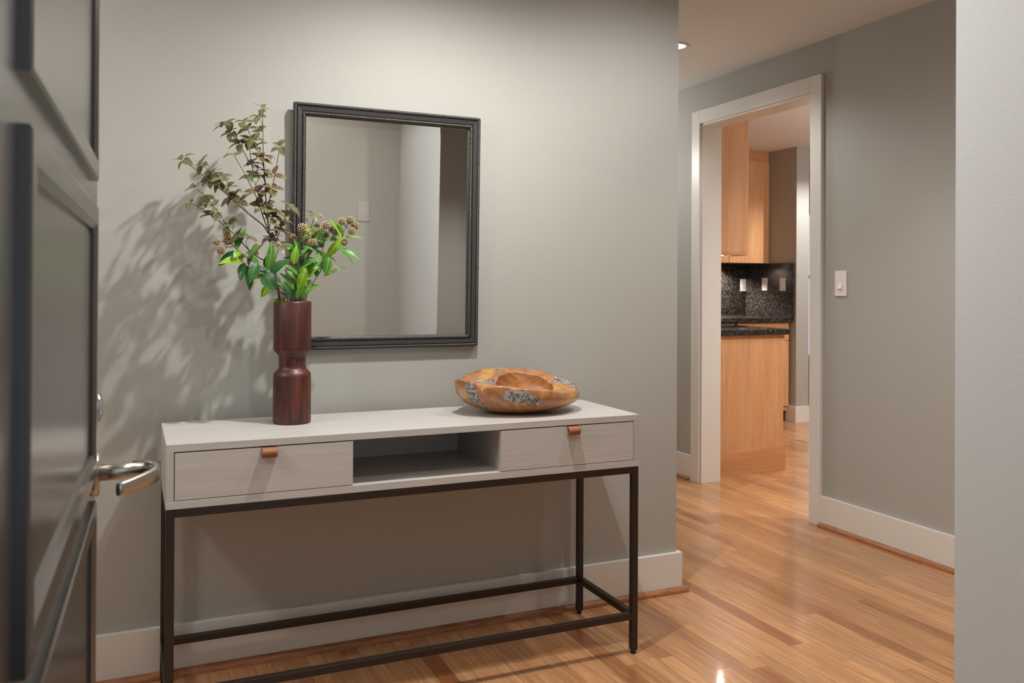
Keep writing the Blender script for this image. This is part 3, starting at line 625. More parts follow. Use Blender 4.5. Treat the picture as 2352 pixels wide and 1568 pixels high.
# ------------------------------------------------------------------ stems in the vase
PL = {"twigs":[[[[0.4047,-0.195,1.1438],[0.3956,-0.1935,1.2062],[0.3894,-0.1922,1.2602],[0.3824,-0.1912,1.3017],[0.3779,-0.1905,1.3307],[0.373,-0.19,1.3513]],0.0034,0.0026],[[[0.421,-0.19,1.1437],[0.4165,-0.1917,1.1646],[0.3957,-0.1939,1.1812],[0.3914,-0.195,1.1937]],0.0016,0.0018],[[[0.373,-0.19,1.3513],[0.369,-0.1877,1.3929],[0.3639,-0.1841,1.4594],[0.36,-0.1805,1.5261],[0.3572,-0.1776,1.5804],[0.3561,-0.1736,1.6559],[0.3545,-0.17,1.7231]],0.0022,0.0009],[[[0.3556,-0.177,1.6657],[0.3502,-0.1807,1.6792],[0.3423,-0.185,1.6944]],0.0009,0.0007],[[[0.3559,-0.18,1.6174],[0.3472,-0.1745,1.6342],[0.3417,-0.17,1.6491]],0.0009,0.0007],[[[0.3583,-0.186,1.5378],[0.3494,-0.1913,1.5697],[0.3325,-0.1968,1.5988],[0.3115,-0.2049,1.6432],[0.297,-0.21,1.6698]],0.0016,0.0009],[[[0.3708,-0.19,1.3845],[0.3515,-0.1818,1.4341],[0.3363,-0.1725,1.4924],[0.3258,-0.1635,1.5511],[0.3196,-0.1558,1.6017],[0.3141,-0.15,1.6398]],0.0018,0.0009],[[[0.3689,-0.19,1.3595],[0.3539,-0.1956,1.4],[0.3368,-0.2022,1.4482],[0.316,-0.208,1.4876],[0.2996,-0.2127,1.5188],[0.2713,-0.22,1.5648]],0.0018,0.0009],[[[0.3323,-0.17,1.5424],[0.3158,-0.1734,1.5617],[0.2909,-0.18,1.6045],[0.2626,-0.186,1.6384],[0.2446,-0.19,1.6608]],0.0014,0.0008],[[[0.3697,-0.19,1.4259],[0.3797,-0.1806,1.4688],[0.3898,-0.1711,1.5122],[0.3983,-0.1617,1.5558],[0.4092,-0.15,1.6109]],0.0015,0.0009],[[[0.3718,-0.19,1.3471],[0.3546,-0.1918,1.3713],[0.3142,-0.195,1.4026],[0.2822,-0.1976,1.4298],[0.2468,-0.2006,1.4604],[0.2118,-0.2034,1.4866],[0.1735,-0.2066,1.5163],[0.1321,-0.21,1.5464]],0.0022,0.0009],[[[0.2824,-0.196,1.4279],[0.2554,-0.191,1.4658],[0.2362,-0.1874,1.4937],[0.2132,-0.1839,1.5172],[0.1866,-0.18,1.5404]],0.0014,0.0008],[[[0.2741,-0.2,1.4374],[0.2612,-0.211,1.4601],[0.2362,-0.23,1.4971]],0.0012,0.0008],[[[0.3142,-0.195,1.4026],[0.2967,-0.209,1.4213],[0.2837,-0.22,1.436]],0.001,0.0008],[[[0.389,-0.195,1.2601],[0.3542,-0.1991,1.2677],[0.3136,-0.2048,1.2955],[0.2815,-0.2104,1.3312],[0.2459,-0.2161,1.3621],[0.1956,-0.2237,1.3999],[0.1521,-0.23,1.4245]],0.002,0.0009],[[[0.2503,-0.21,1.3667],[0.2201,-0.2018,1.4106],[0.1975,-0.1955,1.4444],[0.1712,-0.19,1.4678]],0.0012,0.0008],[[[0.2346,-0.213,1.374],[0.222,-0.2258,1.3928],[0.2112,-0.24,1.4151]],0.001,0.0008],[[[0.3142,-0.2,1.2957],[0.3047,-0.2126,1.3154],[0.3077,-0.22,1.3274]],0.001,0.0008],[[[0.3801,-0.19,1.3224],[0.4008,-0.1806,1.3527],[0.4185,-0.1707,1.3874],[0.4344,-0.16,1.4269]],0.0016,0.0009],[[[0.3826,-0.19,1.3017],[0.395,-0.1931,1.3268],[0.4063,-0.1971,1.3603],[0.4139,-0.2,1.3853]],0.0014,0.0009],[[[0.389,-0.195,1.2601],[0.3939,-0.2019,1.2808],[0.3986,-0.21,1.3055]],0.0012,0.0009],[[[0.373,-0.19,1.3513],[0.3781,-0.1952,1.3844],[0.3873,-0.2,1.4134]],0.0014,0.0009],[[[0.4391,-0.18,1.1455],[0.4782,-0.1663,1.2622],[0.5007,-0.1557,1.3571],[0.5164,-0.15,1.4074]],0.0014,0.0009],[[[0.4506,-0.185,1.1456],[0.4848,-0.1754,1.2918],[0.5061,-0.1728,1.3264],[0.5276,-0.17,1.3657]],0.0014,0.0009]],"whorls":[[[0.3545,-0.17,1.7231],[-0.03,0.0,1.0],0],[[0.3423,-0.185,1.6944],[-0.42,0.0,0.91],0],[[0.3417,-0.17,1.6491],[-0.4,0.0,0.92],0],[[0.3568,-0.1776,1.5762],[-0.06,0.0,1.0],2],[[0.3583,-0.1805,1.5343],[-0.07,0.0,1.0],1],[[0.3691,-0.1841,1.468],[-0.09,0.0,1.0],1],[[0.3705,-0.1841,1.4306],[-0.09,0.0,1.0],1],[[0.297,-0.21,1.6706],[-0.45,0.0,0.89],0],[[0.3107,-0.2049,1.6513],[-0.4,0.0,0.92],0],[[0.3245,-0.1968,1.6188],[-0.48,0.0,0.88],0],[[0.3345,-0.1968,1.6002],[-0.48,0.0,0.88],0],[[0.3486,-0.1913,1.5697],[-0.24,0.0,0.97],2],[[0.3282,-0.1635,1.5554],[-0.2,0.0,0.98],3],[[0.3332,-0.1635,1.5245],[-0.2,0.0,0.98],0],[[0.3436,-0.1725,1.472],[-0.27,0.0,0.96],3],[[0.3182,-0.15,1.6234],[-0.16,0.0,0.99],0],[[0.2712,-0.22,1.5689],[-0.5,0.0,0.86],0],[[0.3133,-0.2127,1.5135],[-0.45,0.0,0.89],1],[[0.3327,-0.2022,1.4686],[-0.32,0.0,0.95],3],[[0.3497,-0.1956,1.4246],[-0.33,0.0,0.94],1],[[0.2446,-0.19,1.6636],[-0.61,0.0,0.8],0],[[0.2618,-0.186,1.6404],[-0.62,0.0,0.78],1],[[0.2909,-0.18,1.6107],[-0.48,0.0,0.88],0],[[0.4092,-0.15,1.6139],[0.17,0.0,0.99],0],[[0.3868,-0.1711,1.5246],[0.2,0.0,0.98],1],[[0.3804,-0.1806,1.4856],[0.2,0.0,0.98],2],[[0.1302,-0.21,1.5482],[-0.8,0.0,0.6],0],[[0.1792,-0.2066,1.5126],[-0.79,0.0,0.62],0],[[0.208,-0.2034,1.4945],[-0.79,0.0,0.61],1],[[0.1835,-0.18,1.5435],[-0.77,0.0,0.64],0],[[0.2132,-0.1839,1.5172],[-0.71,0.0,0.7],0],[[0.2381,-0.1874,1.4938],[-0.58,0.0,0.81],1],[[0.2323,-0.23,1.5009],[-0.51,0.0,0.86],0],[[0.2534,-0.211,1.4739],[-0.45,0.0,0.9],1],[[0.2739,-0.2006,1.4597],[-0.75,0.0,0.66],2],[[0.2895,-0.22,1.4363],[-0.6,0.0,0.8],1],[[0.2665,-0.1976,1.4474],[-0.76,0.0,0.66],1],[[0.1521,-0.23,1.4253],[-0.86,0.0,0.5],1],[[0.2112,-0.24,1.4151],[-0.38,0.0,0.93],0],[[0.2151,-0.2258,1.3945],[-0.51,0.0,0.86],1],[[0.1655,-0.19,1.4736],[-0.76,0.0,0.65],0],[[0.1975,-0.1955,1.4444],[-0.57,0.0,0.82],0],[[0.2594,-0.2161,1.3666],[-0.75,0.0,0.67],0],[[0.2834,-0.2104,1.3373],[-0.66,0.0,0.75],1],[[0.3077,-0.22,1.3274],[0.3,0.0,0.96],1],[[0.3295,-0.2048,1.2877],[-0.82,0.0,0.57],1],[[0.4365,-0.16,1.4312],[0.34,0.0,0.94],1],[[0.4275,-0.16,1.4097],[0.34,0.0,0.94],1],[[0.4057,-0.2,1.3829],[0.3,0.0,0.95],1],[[0.3873,-0.2,1.4134],[0.32,0.0,0.95],0],[[0.3781,-0.1952,1.3927],[0.17,0.0,0.99],2],[[0.3983,-0.1971,1.3538],[0.33,0.0,0.94],1],[[0.4027,-0.1806,1.3695],[0.55,0.0,0.84],2],[[0.3811,-0.1905,1.3308],[-0.16,0.0,0.99],3],[[0.3986,-0.21,1.3046],[0.23,0.0,0.97],1],[[0.5163,-0.15,1.4104],[0.28,0.0,0.96],4],[[0.5285,-0.17,1.37],[0.47,0.0,0.88],4]],"sprays":[{"leaves":[[[0.2773,-0.215,1.2944],[0.3026,-0.195,1.3592],0.3,1],[[0.3114,-0.225,1.2704],[0.3368,-0.245,1.3099],0.34,1],[[0.3648,-0.225,1.2337],[0.3768,-0.235,1.3142],0.32,1],[[0.3702,-0.235,1.2222],[0.4147,-0.265,1.2662],0.46,0],[[0.3555,-0.235,1.2281],[0.378,-0.265,1.1807],0.62,0],[[0.2782,-0.225,1.29],[0.2296,-0.205,1.2501],0.34,0],[[0.2989,-0.215,1.2623],[0.2325,-0.245,1.2581],0.36,2],[[0.3009,-0.215,1.2583],[0.2861,-0.235,1.2085],0.4,0],[[0.3029,-0.205,1.2524],[0.3214,-0.195,1.181],0.36,0],[[0.3345,-0.235,1.2563],[0.3128,-0.255,1.2045],0.46,0],[[0.3662,-0.195,1.2246],[0.3348,-0.165,1.2371],0.42,0],[[0.3651,-0.195,1.2184],[0.3305,-0.175,1.2149],0.4,2],[[0.3698,-0.205,1.1936],[0.3517,-0.205,1.1577],0.46,2],[[0.3424,-0.205,1.2501],[0.3066,-0.215,1.2828],0.42,1],[[0.3696,-0.205,1.234],[0.3641,-0.185,1.2766],0.36,1],[[0.284,-0.225,1.2901],[0.2704,-0.245,1.2731],0.6,2]],"stems":[[[0.4251,-0.215,1.1441],[0.4087,-0.215,1.1814],[0.3843,-0.215,1.2101],[0.3522,-0.215,1.2427],[0.3126,-0.215,1.2686],[0.2812,-0.215,1.2944],[0.2676,-0.215,1.3083]],[[0.2686,-0.205,1.3087],[0.2549,-0.205,1.3226]],[[0.2686,-0.205,1.3087],[0.2453,-0.205,1.3183],[0.2261,-0.205,1.317]],[[0.2744,-0.205,1.3048],[0.2551,-0.205,1.3023],[0.2378,-0.205,1.2947]],[[0.2686,-0.205,1.3087],[0.2626,-0.205,1.3269],[0.2537,-0.205,1.3388]]],"heads":[[[0.222,-0.231,1.3153],0.0125],[[0.2531,-0.215,1.3382],0.014],[[0.2555,-0.199,1.3221],0.016],[[0.2342,-0.223,1.2923],0.015],[[0.2919,-0.207,1.2746],0.01]]},{"leaves":[[[0.5868,-0.21,1.3354],[0.5545,-0.22,1.3911],0.4,2],[[0.5434,-0.22,1.2831],[0.5776,-0.24,1.3337],0.34,2],[[0.5353,-0.22,1.224],[0.5496,-0.22,1.2917],0.3,1],[[0.5908,-0.2,1.336],[0.6609,-0.18,1.3445],0.14,2],[[0.5772,-0.21,1.3062],[0.6334,-0.24,1.2774],0.2,1],[[0.5816,-0.2,1.2981],[0.6326,-0.19,1.2576],0.15,1],[[0.5541,-0.2,1.2533],[0.6083,-0.22,1.2392],0.18,2],[[0.5372,-0.19,1.22],[0.5885,-0.17,1.2431],0.14,2],[[0.5387,-0.18,1.3184],[0.5245,-0.16,1.3597],0.36,1],[[0.5407,-0.18,1.3292],[0.599,-0.15,1.332],0.16,1],[[0.5539,-0.19,1.2799],[0.5863,-0.16,1.2597],0.14,1],[[0.537,-0.19,1.2626],[0.5157,-0.19,1.292],0.14,1],[[0.5266,-0.2,1.2537],[0.4811,-0.22,1.2255],0.16,1],[[0.5944,-0.18,1.337],[0.5899,-0.15,1.3862],0.3,1],[[0.5494,-0.17,1.2933],[0.5171,-0.15,1.2869],0.2,2],[[0.5327,-0.19,1.271],[0.5152,-0.17,1.3054],0.3,1]],"stems":[[[0.4812,-0.2,1.1437],[0.4934,-0.2,1.1837],[0.5183,-0.2,1.224],[0.5371,-0.2,1.256],[0.5518,-0.2,1.2839],[0.5772,-0.2,1.3142],[0.5899,-0.2,1.3488],[0.6026,-0.2,1.3727]],[[0.6049,-0.19,1.3734],[0.5984,-0.19,1.3839],[0.5927,-0.19,1.3889]],[[0.6049,-0.19,1.3734],[0.6135,-0.19,1.3888]],[[0.605,-0.19,1.3712],[0.6245,-0.19,1.3697]],[[0.5391,-0.19,1.2562],[0.5326,-0.19,1.2923],[0.5408,-0.19,1.3308],[0.5577,-0.19,1.3569]],[[0.5577,-0.19,1.3569],[0.5491,-0.19,1.3694],[0.5439,-0.19,1.3765]],[[0.5577,-0.19,1.3569],[0.5684,-0.19,1.3529]],[[0.5879,-0.19,1.3321],[0.5974,-0.19,1.3259]]],"heads":[[[0.5869,-0.216,1.3882],0.014],[[0.6155,-0.2,1.3938],0.0145],[[0.6346,-0.184,1.3778],0.015],[[0.619,-0.208,1.3599],0.014],[[0.5996,-0.192,1.3254],0.0125],[[0.5373,-0.216,1.3751],0.0145],[[0.5693,-0.2,1.3516],0.011],[[0.5761,-0.184,1.3664],0.009]]},{"leaves":[[[0.4546,-0.205,1.2902],[0.4208,-0.215,1.3174],0.22,1],[[0.4411,-0.225,1.254],[0.4477,-0.225,1.3081],0.36,2],[[0.4671,-0.215,1.3089],[0.5007,-0.245,1.296],0.22,1],[[0.483,-0.185,1.2915],[0.5269,-0.175,1.3162],0.44,0],[[0.4553,-0.215,1.2232],[0.414,-0.235,1.2534],0.26,1],[[0.4613,-0.215,1.24],[0.5111,-0.235,1.277],0.26,1],[[0.4776,-0.205,1.2319],[0.5062,-0.235,1.2581],0.38,1],[[0.447,-0.205,1.1773],[0.406,-0.225,1.2276],0.2,1],[[0.4559,-0.225,1.1774],[0.4742,-0.235,1.244],0.36,2],[[0.47,-0.215,1.1691],[0.5149,-0.235,1.1935],0.2,1],[[0.4352,-0.215,1.1586],[0.3966,-0.235,1.1999],0.34,1],[[0.4364,-0.225,1.1546],[0.4103,-0.235,1.202],0.3,0],[[0.4598,-0.215,1.1565],[0.4677,-0.215,1.215],0.32,2],[[0.487,-0.185,1.1836],[0.5223,-0.185,1.1944],0.34,2],[[0.4583,-0.175,1.194],[0.4447,-0.155,1.2386],0.4,1],[[0.4842,-0.215,1.2151],[0.5051,-0.235,1.2423],0.46,2],[[0.4641,-0.175,1.2618],[0.4806,-0.175,1.3045],0.36,0],[[0.4524,-0.205,1.3027],[0.4461,-0.205,1.3318],0.4,1],[[0.4808,-0.175,1.2705],[0.5123,-0.175,1.2753],0.3,1],[[0.452,-0.175,1.2067],[0.4641,-0.175,1.2618],0.3,1],[[0.4357,-0.175,1.1476],[0.3825,-0.175,1.1443],0.12,2],[[0.4616,-0.165,1.2747],[0.4201,-0.165,1.2761],0.16,1],[[0.4462,-0.235,1.1486],[0.4523,-0.245,1.1899],0.3,1],[[0.4663,-0.225,1.1525],[0.4848,-0.235,1.1901],0.26,1]],"stems":[[[0.4551,-0.195,1.1437],[0.456,-0.195,1.1982],[0.4586,-0.195,1.2486],[0.4625,-0.195,1.2949],[0.4684,-0.195,1.3455],[0.4704,-0.195,1.3624]],[[0.4683,-0.185,1.3123],[0.4786,-0.185,1.3336],[0.4835,-0.185,1.3465]],[[0.4631,-0.185,1.2826],[0.4516,-0.185,1.3203],[0.4441,-0.185,1.3327]],[[0.4797,-0.185,1.1434],[0.4834,-0.185,1.2196],[0.4915,-0.185,1.2705],[0.4997,-0.185,1.3088],[0.5038,-0.185,1.3237]],[[0.4616,-0.185,1.2531],[0.4706,-0.185,1.2785]],[[0.4895,-0.185,1.2492],[0.4979,-0.185,1.26]],[[0.4465,-0.185,1.1435],[0.4524,-0.185,1.1982],[0.4583,-0.185,1.2404]],[[0.4693,-0.185,1.1443],[0.4732,-0.185,1.1857],[0.4792,-0.185,1.228]]],"heads":[[[0.4675,-0.211,1.3656],0.0165],[[0.4809,-0.195,1.3459],0.0185],[[0.4451,-0.179,1.3347],0.0145],[[0.5025,-0.203,1.3229],0.013],[[0.4723,-0.187,1.2827],0.0145],[[0.493,-0.211,1.2614],0.013],[[0.4902,-0.195,1.3208],0.01],[[0.4435,-0.179,1.2593],0.012]]}]}
def leaf_mesh(name, wd, bend, m, fold=0.12, tip=1.0):
    # unit length along +Y, upper side +Z
    me = bpy.data.meshes.new(name); bm = BM(); n = 8; rows_ = []
    for i in range(n + 1):
        t = i / n
        hw = wd * 0.5 * (math.sin(math.pi * min(1, t ** 0.8 * 0.98 + 0.02)) ** 0.85) if 0 < t < 1 else 0.004
        z = bend * (t * (1 - t) * 1.6) - bend * 0.6 * t * t
        row = [(-hw, t, z + fold * hw), (-hw * 0.5, t, z + fold * hw * 0.35), (0, t, z - 0.004), (hw * 0.5, t, z + fold * hw * 0.35), (hw, t, z + fold * hw)]
        rows_.append([bm.verts.new(p) for p in row])
    for A, C in zip(rows_, rows_[1:]):
        for j in range(4): bm.faces.new((A[j], A[j + 1], C[j + 1], C[j]))
    bm.to_mesh(me); bm.free(); me.materials.append(m)
    for p in me.polygons: p.use_smooth = True
    return me
def put_leaf(me, base, tip, up, parent, roll=0.0):
    b = Vector(base); d = Vector(tip) - b; L = d.length; d.normalize()
    z = Vector(up); z = (z - d * z.dot(d))
    if z.length < 1e-3: z = d.orthogonal()
    z.normalize(); x = d.cross(z).normalized()
    Mx = Matrix(((x.x, d.x, z.x, b.x), (x.y, d.y, z.y, b.y), (x.z, d.z, z.z, b.z), (0, 0, 0, 1))) @ Matrix.Rotation(roll, 4, 'Y') @ Matrix.Scale(L, 4)
    o = bpy.data.objects.new('leaf', me); COL.objects.link(o); o.parent = parent
    o.matrix_local = parent.matrix_world.inverted() @ Mx if parent.matrix_world != Matrix.Identity(4) else Mx
    return o
rl = random.Random(5)
# brown branch with whorls of olive leaves
br = empty('leafy_branch', (0, 0, 0)); tag(br, 'tall brown branch with whorls of small olive and bronze leaves in the dark vase', 'branch')
bm = BM()
for i, (pts, r0, r1) in enumerate(PL['twigs']):
    P = [tuple(p) for p in pts]
    if P[0][2] < 1.16 and P[0][2] > 1.13: P = [(VX + (P[0][0] - VX) * 0.45, VY + 0.3 * (P[0][1] - VY), 0.87)] + P
    tube(bm, smooth_pts(P, 3), r0, r1, n=6)
obj('twig', bm, M_TWIG, br, smooth=True)
olive = [[leaf_mesh('leaf', 0.46 + 0.07 * k, 0.14 + 0.12 * k, mm) for k in range(3)] for mm in M_OLIVE]
for (p, d, c) in PL['whorls']:
    p = Vector(p); d = (Vector(d) + Vector((rl.uniform(-0.3, 0.3), -rl.uniform(0.2, 1.0), rl.uniform(-0.1, 0.5)))).normalized(); a = d.orthogonal().normalized(); b = d.cross(a).normalized()
    k = rl.choice((4, 5, 5, 6)); ph = rl.uniform(0, 6.28)
    for i in range(k):
        an = ph + 2 * math.pi * i / k + rl.uniform(-0.25, 0.25)
        rad = math.cos(an) * a + math.sin(an) * b
        lift = rl.uniform(-0.2, 0.55); L = rl.uniform(0.030, 0.044)
        v = (rad + d * lift).normalized()
        q = p + v * L - Vector((0, 0, 0.003))
        cc = c if rl.random() < 0.75 else rl.choice((0, 0, 1, 2))
        put_leaf(rl.choice(olive[cc]), p + v * 0.002, q, d + Vector((0, 0, 0.3)), br, rl.uniform(-0.4, 0.4))
# green sprays
def head_mesh():
    me = bpy.data.meshes.new('flower_head'); bm = BM()
    n = 46; g = math.pi * (3 - math.sqrt(5))
    for i in range(n):
        y = 1 - 2 * (i + 0.5) / n; r = math.sqrt(1 - y * y); t = g * i
        bmesh.ops.create_icosphere(bm, subdivisions=1, radius=0.2, matrix=Matrix.Translation((r * math.cos(t) * 0.9, r * math.sin(t) * 0.9, y * 0.9)))
    bmesh.ops.create_icosphere(bm, subdivisions=2, radius=0.78)
    bm.to_mesh(me); bm.free(); me.materials.append(M_BERRY); return me
HM = head_mesh()
gm = {}
def gleaf(w_, c):
    k = (round(w_, 2), c)
    if k not in gm: gm[k] = leaf_mesh('leaf', max(0.24, w_ * (1.35 if w_ < 0.3 else 1.12)), 0.16, M_GREEN[c], 0.18)
    return gm[k]
LBL = ['green spray with broad leaves and small berry heads leaning left out of the vase', 'light green spray with narrow leaves and pinkish berry heads leaning right before the mirror', 'upright green spray with berry heads in the middle of the vase']
for sp, lb in zip(PL['sprays'], LBL):
    e = empty('berry_spray', (0, 0, 0)); tag(e, lb, 'branch', 'green berry sprays in the vase')
    bm = BM()
    for i, s in enumerate(sp['stems']):
        P = [tuple(p) for p in s]
        if 1.13 < P[0][2] < 1.16: P = [(VX + (P[0][0] - VX) * 0.4, VY + 0.3 * (P[0][1] - VY), 0.88)] + P
        tube(bm, smooth_pts(P, 3), 0.0021 if i == 0 else 0.0013, 0.0011, n=6)
    obj('stem', bm, M_STEM, e, smooth=True)
    for (b_, t_, w_, c) in sp['leaves']:
        d = Vector(t_) - Vector(b_)
        up = Vector((rl.uniform(-0.3, 0.3), -0.75, 0.65)) if w_ > 0.24 else Vector((0, -0.6, 0.75))
        put_leaf(gleaf(w_, c), b_, tuple(Vector(b_) + (Vector(t_) - Vector(b_)) * 1.08), up, e, rl.uniform(-0.35, 0.35))
    if lb != LBL[0]:
        ms = smooth_pts(sp['stems'][0], 6)
        for q in range(12):
            i = rl.randrange(3, int(len(ms) * 0.85)); b_ = ms[i]; an = rl.uniform(0, 6.28); d = (ms[min(i + 1, len(ms) - 1)] - ms[i - 1]).normalized()
            v = (Vector((math.cos(an), 0.6 * math.sin(an), rl.uniform(0.0, 0.5))) + d * 0.5).normalized()
            put_leaf(gleaf(rl.choice((0.24, 0.3, 0.34)), rl.choice((1, 1, 2))), tuple(b_), tuple(b_ + v * rl.uniform(0.035, 0.055)), (rl.uniform(-0.3, 0.3), -0.7, 0.7), e, rl.uniform(-0.4, 0.4))
    for (p, r) in sp['heads']:
        o = bpy.data.objects.new('flower_head', HM); COL.objects.link(o); o.parent = e; o.location = p; o.scale = (r * 0.84,) * 3
        o.rotation_euler = (rl.random() * 3, rl.random() * 3, 0)

# ------------------------------------------------------------------ root-wood bowl
BXc, BYc, BZ = 1.172, -0.228, 0.7779
def cyc(tab, th):
    th %= 360; t = tab + [(tab[0][0] + 360, tab[0][1])]
    if th < t[0][0]: th += 360
    for (a, va), (b, vb) in zip(t, t[1:]):
        if a <= th <= b:
            f = (th - a) / (b - a); f = f * f * (3 - 2 * f); return va + (vb - va) * f
HO = [(0, .086), (25, .102), (50, .120), (80, .130), (105, .128), (128, .116), (142, .096), (152, .084), (164, .088), (174, .112), (190, .117), (206, .114), (212, .106), (217, .086), (223, .098), (235, .102), (255, .093), (275, .086), (300, .072), (330, .070)]
RO = [(0, .965), (45, .98), (90, 1.0), (130, .98), (152, .95), (180, 1.02), (205, 1.03), (217, .95), (226, 1.0), (270, 1.0), (330, .97)]
HI = [(0, .084), (45, .108), (90, .119), (125, .112), (150, .092), (180, .084), (220, .080), (270, .073), (320, .068)]
BUL = [(0, .12), (60, .10), (110, .05), (180, .0), (230, .03), (290, .09)]
bwl = empty('wooden_bowl', (BXc, BYc, BZ)); tag(bwl, 'rustic carved root-wood bowl with grey bark patches on the right of the console', 'bowl')
def bowl():
    bm = BM(); lay = bm.verts.layers.float.new('bark'); n = 144; rings = []
    AX, AY = 0.214, 0.160
    patches = []   # (theta, level, half-width theta, half-width level, strength)
    patches = [(206, 0.72, 7, 0.30, 1), (211, 0.42, 5, 0.22, 0.9), (253, 0.80, 16, 0.15, 1), (268, 0.66, 9, 0.07, 0.9), (352, 0.90, 22, 0.17, 1), (6, 1.10, 16, 0.10, 1), (338, 0.55, 7, 0.14, 1),
               (292, 0.92, 3, 0.04, 0.9), (300, 0.86, 2.5, 0.04, 0.9), (153, 1.1, 13, 0.22, 1), (222, 1.1, 4, 0.14, 0.9), (105, 1.16, 5, 0.06, 0.9), (262, 1.08, 10, 0.05, 0.8), (312, 1.08, 5, 0.04, 0.8)]
    def bark(th, lev):
        v = 0.0
        for (t, l, wt, wl, s) in patches:
            dt = (th - t + 180) % 360 - 180; q = (dt / wt) ** 2 + ((lev - l) / wl) ** 2
            v = max(v, s * math.exp(-q * 0.75))
        return v
    def ring(fn, lev):
        rr = []
        for i in range(n):
            th = 360.0 * i / n; x, y, z = fn(th); v = bm.verts.new((x, y, z)); v[lay] = bark(th, lev); rr.append(v)
        rings.append(rr)
    K = 14
    for t in [k / K for k in range(K)] + [0.975, 1.0]:
        def f(th, t=t):
            a = R(th); h = cyc(HO, th); ro = cyc(RO, th)
            ph = t * math.pi / 2
            rr = (0.26 + 0.74 * math.sin(ph) ** 0.9) * (1 + cyc(BUL, th) * math.sin(math.pi * t ** 1.3)); rr *= 1 + (ro - 1) * t
            lean = 1.0
            z = h * (1 - math.cos(ph) ** 1.0) * 0.35 + h * 0.65 * t ** 1.5
            return (AX * rr * math.cos(a), AY * rr * math.sin(a), z)
        ring(f, t)
    IX, IY, icx, icy = 0.098, 0.086, 0.040, 0.026
    for s in (0.05, 0.28, 0.52, 0.76, 0.95, 1.0):
        def f(th, s=s):
            a = R(th); ro = cyc(RO, th); ho = cyc(HO, th); hi = cyc(HI, th)
            ox, oy = AX * ro * math.cos(a), AY * ro * math.sin(a)
            ix, iy = icx + IX * math.cos(a), icy + IY * math.sin(a)
            e = s * s * (3 - 2 * s)
            z = ho + (hi - ho) * e + 0.004 * math.sin(math.pi * s)
            return (ox + (ix - ox) * s, oy + (iy - oy) * s, z)
        ring(f, 1.0 + 0.25 * s)
    for t in (0.02, 0.08, 0.2, 0.34, 0.5, 0.66, 0.82, 0.92, 1.0):
        def f(th, t=t):
            a = R(th); hi = cyc(HI, th); ph = t * math.pi / 2
            rr = 1.0 - t ** 2.4 * 0.985
            return (icx * 1 + IX * rr * math.cos(a), icy + IY * rr * math.sin(a), hi + (0.020 - hi) * math.sin(ph) ** 0.85)
        if t < 1: ring(f, 1.5 + t)
    for A, C in zip(rings, rings[1:]):
        for i in range(n): bm.faces.new((A[i], A[(i + 1) % n], C[(i + 1) % n], C[i]))
    bm.faces.new(rings[0]); bm.faces.new(rings[-1]); return bm
obj('bowl_body', bowl(), M_BOWL, bwl, smooth=True)

# ------------------------------------------------------------------ switches, outlets, plates
def plate_base(name, label, cat, Mw, mplate, w_=0.07, h_=0.121, t=0.006):
    # local: x right, z up, plate faces -y, back on y=0
    e = empty(name); e.matrix_world = Mw; tag(e, label, cat)
    obj('plate', B(-w_ / 2, w_ / 2, -t, 0, -h_ / 2, h_ / 2), mplate, e, 0.0018)
    return e
def facing(loc, n):
    n = Vector(n); x = Vector((0, 0, 1)).cross(-n).normalized() * -1
    y = -n
    x = y.cross(Vector((0, 0, 1)))
    return Matrix(((x.x, y.x, 0, loc[0]), (x.y, y.y, 0, loc[1]), (x.z, y.z, 1, loc[2]), (0, 0, 0, 1)))
sw = plate_base('light_switch', 'white dimmer light switch on the hallway wall right of the kitchen doorway', 'switch', facing((XF, 0.3555, 1.2135), (-1, 0, 0)), M_WHITE, 0.0735, 0.123, 0.007)
obj('switch_body', B(-0.0165, 0.0165, -0.0078, -0.006, -0.034, 0.034), M_WHITE, sw, 0.0006)
bm = BM(); prism(bm, [(-0.0078, 0.004), (-0.0078, -0.027), (-0.0165, -0.025), (-0.0085, 0.004)], 'x', -0.012, 0.011); obj('paddle', bm, M_WHITE, sw, 0.0006)
def outlet(loc, n, label):
    e = plate_base('wall_outlet', label, 'outlet', facing(loc, n), M_WHITE, 0.070, 0.116, 0.006)
    obj('outlet_face', B(-0.0165, 0.0165, -0.0072, -0.006, -0.0335, 0.0335), M_WHITE, e, 0.0006)
    for s in (0.014, -0.020):
        f = obj('socket', boxes((-0.008, -0.0055, -0.0076, -0.0072, s, s + 0.010), (0.0055, 0.008, -0.0076, -0.0072, s, s + 0.008), (-0.002, 0.002, -0.0076, -0.0072, s - 0.006, s - 0.002)), M_KEY, e)
    return e
outlet((5.322, 3.750, 1.213), (0, -1, 0), 'white outlet on the brightly lit granite backsplash, leftmost of three')
outlet((5.350, 3.477, 1.222), (-1, 0, 0), 'white outlet on the shaded granite backsplash, in the middle of three')
ks = plate_base('light_switch', 'white switch at the right end of the granite backsplash', 'switch', facing((5.350, 3.240, 1.221), (-1, 0, 0)), M_WHITE, 0.070, 0.118, 0.006)
obj('switch_body', B(-0.0165, 0.0165, -0.0072, -0.006, -0.0335, 0.0335), M_WHITE, ks, 0.0006)
bm = BM(); prism(bm, [(-0.007, 0.004), (-0.007, -0.026), (-0.012, -0.024), (-0.0078, 0.004)], 'x', -0.011, 0.011); obj('paddle', bm, M_WHITE, ks, 0.0006)
bp = plate_base('blank_plate', 'blank painted wall plate seen in the mirror, on the wall by the front door', 'plate', facing((1.288, YFR, 1.54), (0, 1, 0)), M_PLATEW, 0.074, 0.118, 0.006)
for s in (0.042, -0.042): obj('screw', lathe(BM(), [(0.0, 0.0), (0.0035, 0.0), (0.003, 0.0012), (0, 0.0016)], c=(0, -0.0072, s), n=12), M_PLATEW, bp)

